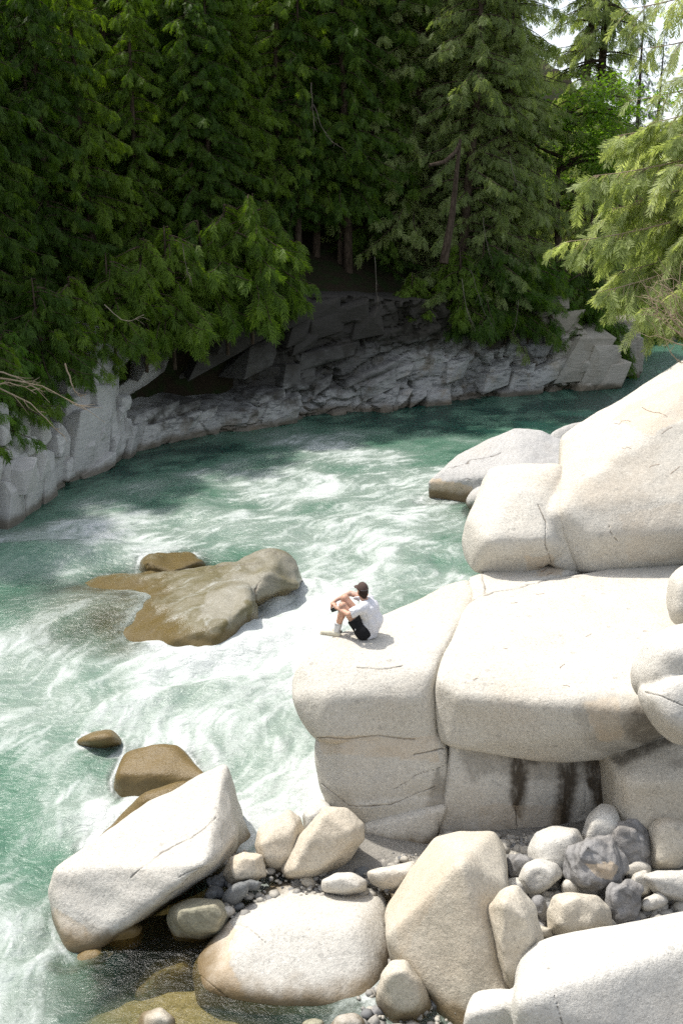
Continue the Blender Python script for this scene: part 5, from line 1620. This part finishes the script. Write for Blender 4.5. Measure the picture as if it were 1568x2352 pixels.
for k, (p0_, p1_, lb) in enumerate([((-30, 868, 29.5), (198, 942, 30.0), 'longest pale dead branch lying across the top of the left outcrop'), ((-30, 880, 29.6), (150, 1004, 29.2), 'pale dead branch hanging down the left outcrop towards the water'),
                                    ((-20, 850, 30.0), (115, 925, 30.5), 'short pale dead branch above the left outcrop'), ((-30, 895, 29.3), (85, 905, 29.6), 'thin pale branch low on the left outcrop'), ((150, 835, 33), (190, 912, 32), 'curved hanging branch beside the left outcrop')]):
    a, b = at_y(*p0_), at_y(*p1_)
    V, Q = bent(a, b, .032, .25 if k < 4 else -.3, 60 + k, 5)
    V2 = V - a
    o = link('dead_branch', mesh_from('dead_branch', V2, Q, True, M['twig']), label=lb, category='branch')
    o.location = a
HT = [((1080, 620), (1130, 745), 46.5, 'hanging below the roots right of the leaning trunk'), ((1060, 640), (1085, 745), 46.5, 'hanging straight down beside the leaning trunk foot'), ((1110, 500), (1128, 590), 47, 'forked, at the left side of the grey-green conifers'), ((720, 240), (775, 330), 40, 'in the dark gap right of the dense left group'),
      ((860, 590), (870, 700), 45, 'hanging over the highest part of the cliff'), ((240, 700), (330, 722), 33, 'curved, low in the left forest'), ((420, 560), (440, 640), 36, 'low in the middle of the left group'), ((1170, 360), (1200, 440), 50, 'upper, inside the grey-green conifers'), ((715, 190), (722, 290), 42, 'upper, at the right side of the dense left group'), ((1190, 690), (1178, 760), 49, 'above the right half of the layered cliff')]
for k, (a_, b_, Y, where) in enumerate(HT):
    a, b = at_y(a_[0], a_[1], Y), at_y(b_[0], b_[1], Y - .5)
    V, Q = bent(a, b, .015, -.35, 90 + k, 7)
    o = link('dead_branch', mesh_from('dead_branch', V - a, Q, True, M['grey_twig']), label='thin bare grey branch ' + where, category='branch', group='bare branches in the forest')
    o.location = a
# leaning snag with a curved branch
a, b = at_y(1018, 605, 47.5), at_y(1056, 320, 48.5)
pr = [tube(np.array([a, a * .6 + b * .4 + np.array([.1, 0, 0]), b]), [.21, .15, .07], 8)]
sg = [at_y(1054, 330, 48.4), at_y(1045, 350, 48), at_y(1020, 372, 47.6), at_y(985, 380, 47.2)]
pr2 = tube(np.array(sg), [.06, .09, .10, .08], 6)
sn = empty('dead_tree', tuple(a), label='bare leaning trunk with a curved limb on the cliff top in mid forest', category='tree')
link('trunk', mesh_from('trunk', pr[0][0] - a, pr[0][1], True, M['twig' if False else 'bark']), sn)
link('limb', mesh_from('limb', pr2[0] - a, pr2[1], True, M['bark']), sn)

# ------------------------------------------------------------------ person
dg = bpy.context.evaluated_depsgraph_get()
from mathutils.bvhtree import BVHTree


def bvh_of(o):
    me = o.data
    vv = [o.location + v.co for v in me.vertices]
    return BVHTree.FromPolygons([v[:] for v in vv], [tuple(p.vertices) for p in me.polygons])


rock = [o for o in COL.objects if o.name == 'bedrock_boulder'][0]
bv = bvh_of(rock)


def top_z(x, y, bv=bv):
    h = bv.ray_cast(Vector((x, y, 8)), Vector((0, 0, -1)))
    return h[0].z if h[0] is not None else 2.6


seat = at_z(845, 1472, 2.8)
fw = np.array([-.94, .34, 0]); fw /= np.linalg.norm(fw)
lf = np.array([-fw[1], fw[0], 0])
zs_ = top_z(seat[0], seat[1])
S0 = np.array([seat[0], seat[1], zs_])


def J(f, l, u):
    return S0 + fw * f + lf * l + np.array([0, 0, u])


def gz(f, l):
    p = J(f, l, 0)
    return top_z(p[0], p[1]) - zs_


class SDF:
    def __init__(s, lo, hi, h):
        s.lo, s.h = lo, h
        n = np.ceil((hi - lo) / h).astype(int) + 1
        ax = [lo[i] + h * np.arange(n[i]) for i in range(3)]
        s.P = np.stack(np.meshgrid(*ax, indexing='ij'), -1).astype(np.float32)
        s.F = np.full(tuple(n), 9.0, np.float32)

    def _u(s, d, k):
        if k:
            hh = np.clip(.5 + .5 * (s.F - d) / k, 0, 1)
            s.F = s.F * (1 - hh) + d * hh - k * hh * (1 - hh)
        else:
            s.F = np.minimum(s.F, d)

    def cap(s, a, b, ra, rb, k=.02, sq=None):
        a, b = np.asarray(a, np.float32), np.asarray(b, np.float32)
        ab = b - a
        q = s.P - a
        t = np.clip((q @ ab) / (ab @ ab + 1e-9), 0, 1)
        d = np.linalg.norm(q - t[..., None] * ab, axis=-1) - (ra + (rb - ra) * t)
        s._u(d, k)

    def ell(s, c, axes, rad, k=.02):
        q = (s.P - np.asarray(c, np.float32)) @ np.stack(axes, 1).astype(np.float32)
        q = q / np.asarray(rad, np.float32)
        r = np.linalg.norm(q, axis=-1)
        s._u(((r - 1) * min(rad)).astype(np.float32), k)

    def cut(s, p, n):
        n = np.asarray(n, np.float32) / np.linalg.norm(n)
        s.F = np.maximum(s.F, (s.P - np.asarray(p, np.float32)) @ n)

    def mesh(s):
        V, Q = surface_nets(s.F, s.lo, s.h)
        return V.astype(np.float64), Q


lo_, hi_ = np.array([S0[0] - 1.0, S0[1] - .45, S0[2] - .15]), np.array([S0[0] + .35, S0[1] + .65, S0[2] + 1.05])
ankL_z, ankR_z = gz(.49, .10), gz(.54, -.09)
jt = dict(hipL=J(.05, .10, .12), hipR=J(.05, -.10, .12), kneeL=J(.37, .13, .52), kneeR=J(.42, -.11, .55), ankL=J(.49, .10, .09 + ankL_z), ankR=J(.54, -.09, .09 + ankR_z),
          pel=J(0, 0, .13), waist=J(-.05, 0, .29), chest=J(-.01, 0, .46), neck=J(.055, 0, .61), head=J(.10, -.01, .76),
          shL=J(.015, .185, .555), shR=J(.07, -.18, .56), elL=J(.22, .27, .455), elR=J(.38, -.23, .585), wrL=J(.49, .09, .455), wrR=J(.545, -.06, .515))
fdir = np.array([-.50, .86, -.05]); fdir /= np.linalg.norm(fdir)      # the way the face looks
up_ = np.array([0, 0, 1.0]); rt = np.cross(fdir, up_); rt /= np.linalg.norm(rt); hu = np.cross(rt, fdir)
H0 = jt['head']
B = SDF(lo_, hi_, .0085)
B.cap(jt['pel'], jt['waist'], .125, .115, .05); B.cap(jt['waist'], jt['chest'], .115, .125, .05); B.cap(jt['chest'] + lf * .07, jt['chest'] - lf * .07, .105, .105, .05)
B.cap(jt['shL'], jt['shR'], .062, .062, .05); B.cap(jt['neck'] - np.array([0, 0, .03]), H0 - hu * .07, .060, .052, .03)
for a in 'LR':
    B.cap(jt['hip' + a], jt['knee' + a], .088, .056, .03); B.cap(jt['knee' + a], jt['knee' + a] * .6 + jt['ank' + a] * .4 - fw * .02, .055, .056, .02)
    B.cap(jt['knee' + a] * .6 + jt['ank' + a] * .4 - fw * .02, jt['ank' + a], .055, .036, .02)
    B.cap(jt['sh' + a], jt['el' + a], .054, .042, .03); B.cap(jt['el' + a], jt['wr' + a], .041, .027, .015)
    B.cap(jt['ank' + a], jt['ank' + a] + fw * .16 - up_ * .055, .034, .026, .01)
B.ell(H0 - hu * .005, (rt, fdir, hu), (.074, .094, .108), .02); B.ell(H0 - hu * .055 + fdir * .035, (rt, fdir, hu), (.058, .062, .065), .02)
B.cap(H0 + fdir * .09 + hu * .015, H0 + fdir * .112 - hu * .02, .010, .014, .012)     # nose
for sg in (-1, 1):
    B.ell(H0 + rt * sg * .076 - fdir * .005 - hu * .012, (rt, fdir, hu), (.012, .020, .032), .006)   # ears
    B.ell(H0 + rt * sg * .03 + fdir * .088 + hu * .012, (rt, fdir, hu), (.012, .008, .008), .004)   # brow and eye
# hands: left palm over the right wrist, right hand curled below
for a, palm, fdv, pn in (('L', J(.555, .02, .475), (fw * .55 - lf * .75 + up_ * .15), up_), ('R', J(.590, .005, .470), (fw * .1 + lf * .75 - up_ * .6), fw)):
    fdv = fdv / np.linalg.norm(fdv)
    sdv = np.cross(pn, fdv); sdv /= np.linalg.norm(sdv)
    B.cap(jt['wr' + a], palm - fdv * .02, .026, .028, .012)
    B.cap(palm - sdv * .022, palm + sdv * .022, .022, .020, .012)
    for i, (ln_, off) in enumerate(((.066, -.030), (.076, -.010), (.070, .010), (.054, .030))):
        k0 = palm + fdv * .030 + sdv * off
        k1 = k0 + fdv * ln_ * .5 - pn * .008
        k2 = k1 + fdv * ln_ * .25 - pn * ln_ * .45
        B.cap(k0 - fdv * .02, k1, .0105, .0095, .003); B.cap(k1, k2, .0095, .0082, .002)
    th = palm - fdv * .015 - sdv * .034
    B.cap(palm - fdv * .02, th, .016, .013, .006); B.cap(th, th + fdv * .045 - sdv * .012 - pn * .01, .0125, .010, .004)
V, Q = B.mesh()
t = NT('skin')
c = t.mix(t.rng(t.noise(9, 3, .6, t.geo_pos()), .35, .7), (.52, .30, .205), (.60, .36, .26))
tat = t.math('MULTIPLY', t.attr('tattoo'), t.rng(t.noise(26, 4, .7, t.geo_pos(), 1.2), .46, .56))
c = t.mix(t.math('MULTIPLY', tat, .55), c, (.14, .13, .135))
M['skin'] = t.done(t.bsdf(c, .55, None, .35, Subsurface_Weight=.08))
base_p = np.array([S0[0], S0[1], S0[2]])
me = mesh_from('person', V - base_p, Q, True, M['skin'])


def segd(P, a, b):
    ab = b - a
    t_ = np.clip(((P - a) @ ab) / (ab @ ab), 0, 1)
    return np.linalg.norm(P - a - t_[:, None] * ab, axis=1)


tt_ = np.zeros(len(V))
for a, b in ((jt['elR'], jt['wrR']), (jt['wrL'] * .75 + jt['elL'] * .25, jt['wrL']), (jt['kneeL'] - up_ * .05, jt['kneeL'] + up_ * .02), (jt['elR'] * .7 + jt['shR'] * .3, jt['elR'])):
    tt_ = np.maximum(tt_, (segd(V, a, b) < .062) * 1.0)
fattr(me, 'tattoo', tt_)
person = link('person', me, label='person in white t-shirt, black shorts and brown cap sitting hugging their knees', category='person')
person.location = base_p


def cloth_mat(name, col, sc=60, rough=.9, fold=.0):
    t = NT(name)
    n = t.noise(sc, 3, .6, t.geo_pos())
    f = t.noise(11, 3, .55, t.mapv(t.geo_pos(), (1, 1, .6)), .8)
    return t.done(t.bsdf(t.mix(n, tuple(x * .9 for x in col), col), rough, t.bump(t.math('ADD', t.math('MULTIPLY', n, .15), t.math('MULTIPLY', f, fold)), .6, .03), .2))


M['shirt'] = cloth_mat('white_cotton', (.66, .66, .69), fold=2.2)
M['shorts'] = cloth_mat('black_cloth', (.012, .012, .014), fold=.6)
M['cap'] = cloth_mat('brown_cap_cloth', (.085, .058, .048))
M['hair'] = cloth_mat('brown_hair', (.035, .022, .016), 120)
M['sock'] = cloth_mat('white_sock', (.70, .70, .70))
M['shoe'] = cloth_mat('cream_shoe', (.66, .62, .50), 30)
M['shoe_mark'] = cloth_mat('grey_shoe_mark', (.20, .20, .22))
M['sole'] = cloth_mat('shoe_sole', (.48, .42, .33))


def part(name, sdf, mat, parent=person, label=None):
    V, Q = sdf.mesh()
    o = link(name, mesh_from(name, V - base_p, Q, True, M[mat]), parent)
    if label:
        o['label'] = label
    return o


T = SDF(lo_, hi_, .011)
T.cap(jt['pel'] + fw * .0 - up_ * .03, jt['waist'] - fw * .01, .150, .155, .05); T.cap(jt['waist'] - fw * .01, jt['chest'] - fw * .015, .152, .142, .05)
T.cap(jt['chest'] + lf * .09, jt['chest'] - lf * .09, .120, .120, .06); T.cap(jt['chest'] + up_ * .05, jt['neck'] - up_ * .02, .11, .078, .05); T.cap(jt['shL'], jt['shR'], .075, .075, .05)
for a, e in (('L', .86), ('R', .72)):
    end = jt['sh' + a] * (1 - e) + jt['el' + a] * e
    T.cap(jt['sh' + a], end + (jt['el' + a] - jt['sh' + a]) * .2, .076, .070, .03)
    dv = jt['el' + a] - jt['sh' + a]
    n_ = dv / np.linalg.norm(dv)
    far_ = ((T.P - jt['sh' + a].astype(np.float32)) @ (lf if a == 'L' else -lf).astype(np.float32)) > -.02
    pl_ = (T.P - end.astype(np.float32)) @ n_.astype(np.float32)
    T.F = np.where(far_ & (np.linalg.norm(T.P - end.astype(np.float32), axis=-1) < .17), np.maximum(T.F, pl_), T.F)
T.cut(jt['neck'] + up_ * .012 - fw * .01, up_ + fw * .25)
T.cut(J(-.02, 0, .012), J(.42, 0, -.55) * 0 + (fw * .62 - up_ * .78))
T.cut(J(0, 0, .004), -up_)
nz_ = np.float32(.020) * fbm(T.P.reshape(-1, 3) * np.array([1, 1, .55]), 11, 3, 3).reshape(T.F.shape).astype(np.float32)
T.F = T.F + nz_
part('t_shirt', T, 'shirt')
Sh = SDF(lo_, hi_, .011)
Sh.cap(jt['pel'], jt['pel'] + up_ * .08 - fw * .02, .142, .132, .04); Sh.cap(jt['hipL'], jt['hipR'], .125, .125, .04)
for a in 'LR':
    e = jt['hip' + a] * .48 + jt['knee' + a] * .52
    Sh.cap(jt['hip' + a], e + (jt['knee' + a] - jt['hip' + a]) * .2, .112, .094, .03)
    dv = jt['knee' + a] - jt['hip' + a]
Sh.cut(jt['hipL'] * .5 + jt['kneeL'] * .5, jt['kneeL'] - jt['hipL'])
Sh.cut(J(0, 0, .002), -up_)
part('shorts', Sh, 'shorts')
# small white tag on the shorts
tg = hull_mesh('tag', [J(.13, .235, .20) + x for x in (fw * .008, -fw * .008, up_ * .02, -up_ * .02, lf * .006, -lf * .02)], M['sock'])
o = link('tag', tg[0], person); o.location = tg[1] - base_p
Cp = SDF(H0 - .2, H0 + .22, .008)
Cp.ell(H0 + hu * .008 - fdir * .004, (rt, fdir, hu), (.086, .106, .122), 0)
Cp.cut(H0 + hu * .012, -hu)
Cp.ell(H0 + fdir * .12 + hu * .018, (rt, fdir, hu + fdir * -.1), (.070, .075, .012), .01)
capo = part('cap', Cp, 'cap')
btn = hull_mesh('cap_button', [H0 + hu * .130 + x * .011 for x in (rt, -rt, fdir, -fdir, hu * .6)], M['cap'])
o = link('cap_button', btn[0], capo); o.location = btn[1] - base_p
st_ = SDF(H0 - .2, H0 + .22, .006)
st_.ell(H0 + hu * .022 - fdir * .004, (rt, fdir, hu), (.0895, .1095, .012), 0)
st_.cut(H0 - fdir * .06, fdir)
part('cap_strap', st_, 'shoe_mark', capo)
Hr = SDF(H0 - .2, H0 + .22, .007)
Hr.ell(H0 - fdir * .008 - hu * .01, (rt, fdir, hu), (.081, .099, .108), 0); Hr.cap(H0 - fdir * .055 - hu * .05, H0 - fdir * .05 - hu * .085, .05, .042, .02)
Hr.cut(H0 + hu * .02, hu); Hr.cut(H0 + fdir * .012 - hu * .0, fdir - hu * .35)
part('hair', Hr, 'hair')
for a in 'LR':
    an, kn = jt['ank' + a], jt['knee' + a]
    K = SDF(an - .24, an + .3, .008)
    K.cap(an - up_ * .03, an * .64 + kn * .36, .046, .056, .01)
    K.cut(an * .66 + kn * .34, kn - an)
    so_ = part('sock', K, 'sock')
    K2 = SDF(an - .24, an + .3, .006)
    K2.cap(an, an * .60 + kn * .40, .0475, .0585, .01); K2.cut(an * .70 + kn * .30, kn - an); K2.cut(an * .73 + kn * .27, an - kn)
    part('stripe', K2, 'shoe_mark', so_)
    g_ = an[2] - .09
    ft = an.copy(); ft[2] = g_ + .002
    K = SDF(ft - np.array([.36, .3, .06]), ft + np.array([.2, .36, .2]), .008)
    K.cap(ft - fw * .03 + up_ * .05, ft + fw * .10 + up_ * .045, .052, .052, .02); K.cap(ft + fw * .10 + up_ * .045, ft + fw * .215 + up_ * .036, .052, .042, .02); K.cap(ft - fw * .04 + up_ * .03, ft - fw * .02 + up_ * .09, .04, .05, .02)
    K.cut(ft + up_ * .012, -up_); K.cut(ft + up_ * .100, up_ - fw * .35)
    sh_ = part('shoe', K, 'shoe')
    K = SDF(ft - np.array([.36, .3, .06]), ft + np.array([.2, .36, .2]), .008)
    K.cap(ft - fw * .035 + up_ * .012, ft + fw * .222 + up_ * .012, .052, .046, .01); K.cut(ft + up_ * .028, up_); K.cut(ft, -up_)
    part('sole', K, 'sole', sh_)
    mk = hull_mesh('side_mark', [ft + lf * .046 + fw * .05 + up_ * .05 + x for x in (fw * .035 + up_ * .015, -fw * .03 - up_ * .004, fw * .01 - up_ * .018, lf * .004, -lf * .004)], M['shoe_mark'])
    o = link('side_mark', mk[0], sh_); o.location = mk[1] - base_p
    hl = hull_mesh('heel_tab', [ft - fw * .078 + up_ * .075 + x for x in (up_ * .03, -up_ * .025, lf * .022, -lf * .022, -fw * .008, fw * .01)], M['shorts'])
    o = link('heel_tab', hl[0], sh_); o.location = hl[1] - base_p
# phone held in the hand
t = NT('phone_black')
M['phone'] = t.done(t.bsdf((.012, .012, .014), .25, None, .5))
pc = J(.525, .075, .415)
ax1 = fw * .8 - lf * .2 - up_ * .45; ax1 /= np.linalg.norm(ax1)
ax2 = np.cross(ax1, lf); ax2 /= np.linalg.norm(ax2); ax3 = np.cross(ax1, ax2)
pts = [ax1 * a * .07 * f + ax2 * b * .034 * f2 + ax3 * c_ * .006 for a in (-1, 1) for b in (-1, 1) for c_ in (-1, 1) for f, f2 in ((1, .85), (.92, 1))]
me, c = hull_mesh('phone', [np.array(p) for p in pts], M['phone'], .002)
o = link('phone', me, label='black phone held in the hand of the seated person', category='phone')
o.location = pc + c
ph_s = hull_mesh('screen', [ax1 * a * .062 + ax2 * b * .030 + ax3 * c_ for a in (-1, 1) for b in (-1, 1) for c_ in (.0062, .0072)], M['stone_dark'])
o2 = link('screen', ph_s[0], o); o2.location = ph_s[1] - np.array(c)

# ------------------------------------------------------------------ pebbles and litter
def pebble_field(n, area, zfun, smin, smax, mats, seed):
    r_ = np.random.default_rng(seed)
    bm = bmesh.new(); bmesh.ops.create_icosphere(bm, subdivisions=1, radius=1)
    iv = np.array([v.co[:] for v in bm.verts]); iq = np.array([[v.index for v in f.verts] for f in bm.faces]); bm.free()
    pts = []
    while len(pts) < n:
        x, y = r_.uniform(area[0], area[1]), r_.uniform(area[2], area[3])
        p = at_z(x, y, zfun)
        pts.append(p)
    pts = np.array(pts)
    s = smin * (smax / smin) ** (r_.random(n) ** 1.8)
    sc = s[:, None] * r_.uniform(.6, 1.2, (n, 3)) * np.array([1, 1, .7])
    an = r_.uniform(0, 6.28, n)
    v = iv[None] * (1 + .16 * r_.normal(0, 1, (n, len(iv), 1))) * sc[:, None]
    c_, s_ = np.cos(an)[:, None], np.sin(an)[:, None]
    v = np.stack([v[..., 0] * c_ - v[..., 1] * s_, v[..., 0] * s_ + v[..., 1] * c_, v[..., 2]], -1)
    v += pts[:, None] + np.array([0, 0, 1]) * (s * .3 + r_.uniform(-.02, .05, n))[:, None, None]
    q = (iq[None] + (np.arange(n) * len(iv))[:, None, None]).reshape(-1, 3)
    return v.reshape(-1, 3), q


t = NT('pebble')
oi = t.n('ShaderNodeNewGeometry')
rp = oi.outputs['Random Per Island']
c = t.mix(t.rng(rp, 0, .4, smooth=False), (.16, .165, .17), (.36, .34, .30))
c = t.mix(t.rng(rp, .5, 1.0, smooth=False), c, (.46, .43, .37))
n_ = t.noise(30, 3, .7, oi.outputs['Position'])
M['pebble'] = t.done(t.bsdf(t.mix(t.rng(n_, .4, .7, 0, .4), c, (.12, .12, .12)), .85, t.bump(n_, .3, .01), .25))
for nm, n, ar, z, a, b, sd_ in (('pebbles', 1500, (1130, 1600, 1940, 2165), .42, .02, .12, 1), ('pebbles', 420, (1010, 1330, 1925, 1990), .40, .025, .12, 5), ('pebbles', 320, (470, 760, 1955, 2120), .2, .02, .09, 2), ('pebbles', 260, (690, 960, 1960, 2060), .3, .02, .10, 3), ('pebbles', 500, (820, 1180, 2120, 2390), .05, .02, .10, 4)):
    V, Q = pebble_field(n, ar, z, a, b, None, sd_)
    me = mesh_from('pebbles', V, Q, True, M['pebble'])
    link('pebbles', me, kind='stuff')
# single cobbles between the bigger stones
cob = []
for k in range(6):
    bm = bmesh.new()
    bmesh.ops.create_icosphere(bm, subdivisions=2, radius=1)
    for v in bm.verts:
        v.co *= 1 + .22 * fbm(np.array([v.co[:]]), .9, 2, 50 + k)[0]
        v.co.z *= .7
    me = bpy.data.meshes.new('cobble'); bm.to_mesh(me); bm.free()
    for p_ in me.polygons:
        p_.use_smooth = True
    me.materials.append([M['granite_white'], M['stone_grey'], M['granite'], M['granite_tan'], M['stone_grey'], M['stone_dark']][k])
    cob.append(me)
r_ = np.random.default_rng(4242)
for (x0, x1, y0, y1, z_, n, lb) in ((1140, 1568, 1985, 2150, .42, 46, 'small cobble among the bigger stones of the right-hand pile'), (700, 960, 1975, 2050, .28, 14, 'small cobble in the gap behind the big smooth white boulder'), (850, 990, 2140, 2352, .0, 14, 'small cobble down the gap between the white boulder and the tall slab'), (470, 600, 2000, 2120, .18, 10, 'small dark cobble between the long slab and the white boulder')):
    for k in range(n):
        p_ = at_z(r_.uniform(x0, x1), r_.uniform(y0, y1), z_)
        o = link('cobble', cob[int(r_.integers(0, 6)) if 'dark' not in lb else 5], label=lb, category='stone', group='cobbles between the boulders')
        s_ = r_.uniform(.055, .13)
        o.location = p_ + np.array([0, 0, s_ * .3])
        o.scale = (s_ * r_.uniform(.8, 1.3), s_, s_ * r_.uniform(.8, 1.1))
        o.rotation_euler = (r_.normal(0, .3), r_.normal(0, .3), r_.uniform(0, 6.28))
slab = bvh_of([o for o in COL.objects if o.name == 'bedrock_slab'][0])
allr = [bvh_of(o) for o in COL.objects if o.type == 'MESH' and (o.name.startswith('bedrock') or (o.name.startswith('boulder') and o.get('category') == 'boulder'))]


def first_hit(px, py):
    d = Vector(ray(px, py)).normalized()
    best = None
    for b in allr:
        h = b.ray_cast(Vector(CAM), d)
        if h[0] is not None and (best is None or h[3] < best[3]):
            best = h
    return best


t = NT('litter')
M['litter'] = t.done(t.bsdf((.20, .085, .025), .9))
TW = [(1430, 970, 40), (1500, 945, 60), (1530, 990, 30), (1180, 1385, 14), (1290, 1530, 14), (1160, 1490, 10), (1350, 1460, 14), (1090, 1560, 12), (1300, 1575, 16), (1500, 1070, 26), (1240, 1365, 20), (1455, 900, 22), (1250, 1310, 18), (1262, 1318, 14), (1240, 1302, 12), (1440, 1030, 22), (1550, 1080, 30), (1480, 1450, 10)]
for k, (px, py, ln) in enumerate(TW):
    r_ = np.random.default_rng(500 + k)
    a_ = r_.uniform(-.7, .3)
    P = []
    for s in np.linspace(-.5, .5, 5):
        h = first_hit(px + ln * s * math.cos(a_) + r_.normal(0, ln * .05), py + ln * s * math.sin(a_) + r_.normal(0, ln * .05))
        if h is not None:
            P.append(np.array(h[0]) + np.array(h[1]) * .008)
    if len(P) < 4:
        continue
    V, Q = tube(np.array(P), np.full(len(P), .0028), 4)
    c0 = P[0]
    o = link('fallen_twig', mesh_from('fallen_twig', V - c0, Q, True, M['litter']), label='thin rusty brown twig lying on the sunlit pale rock', category='twig', group='fallen twigs on the granite')
    o.location = c0
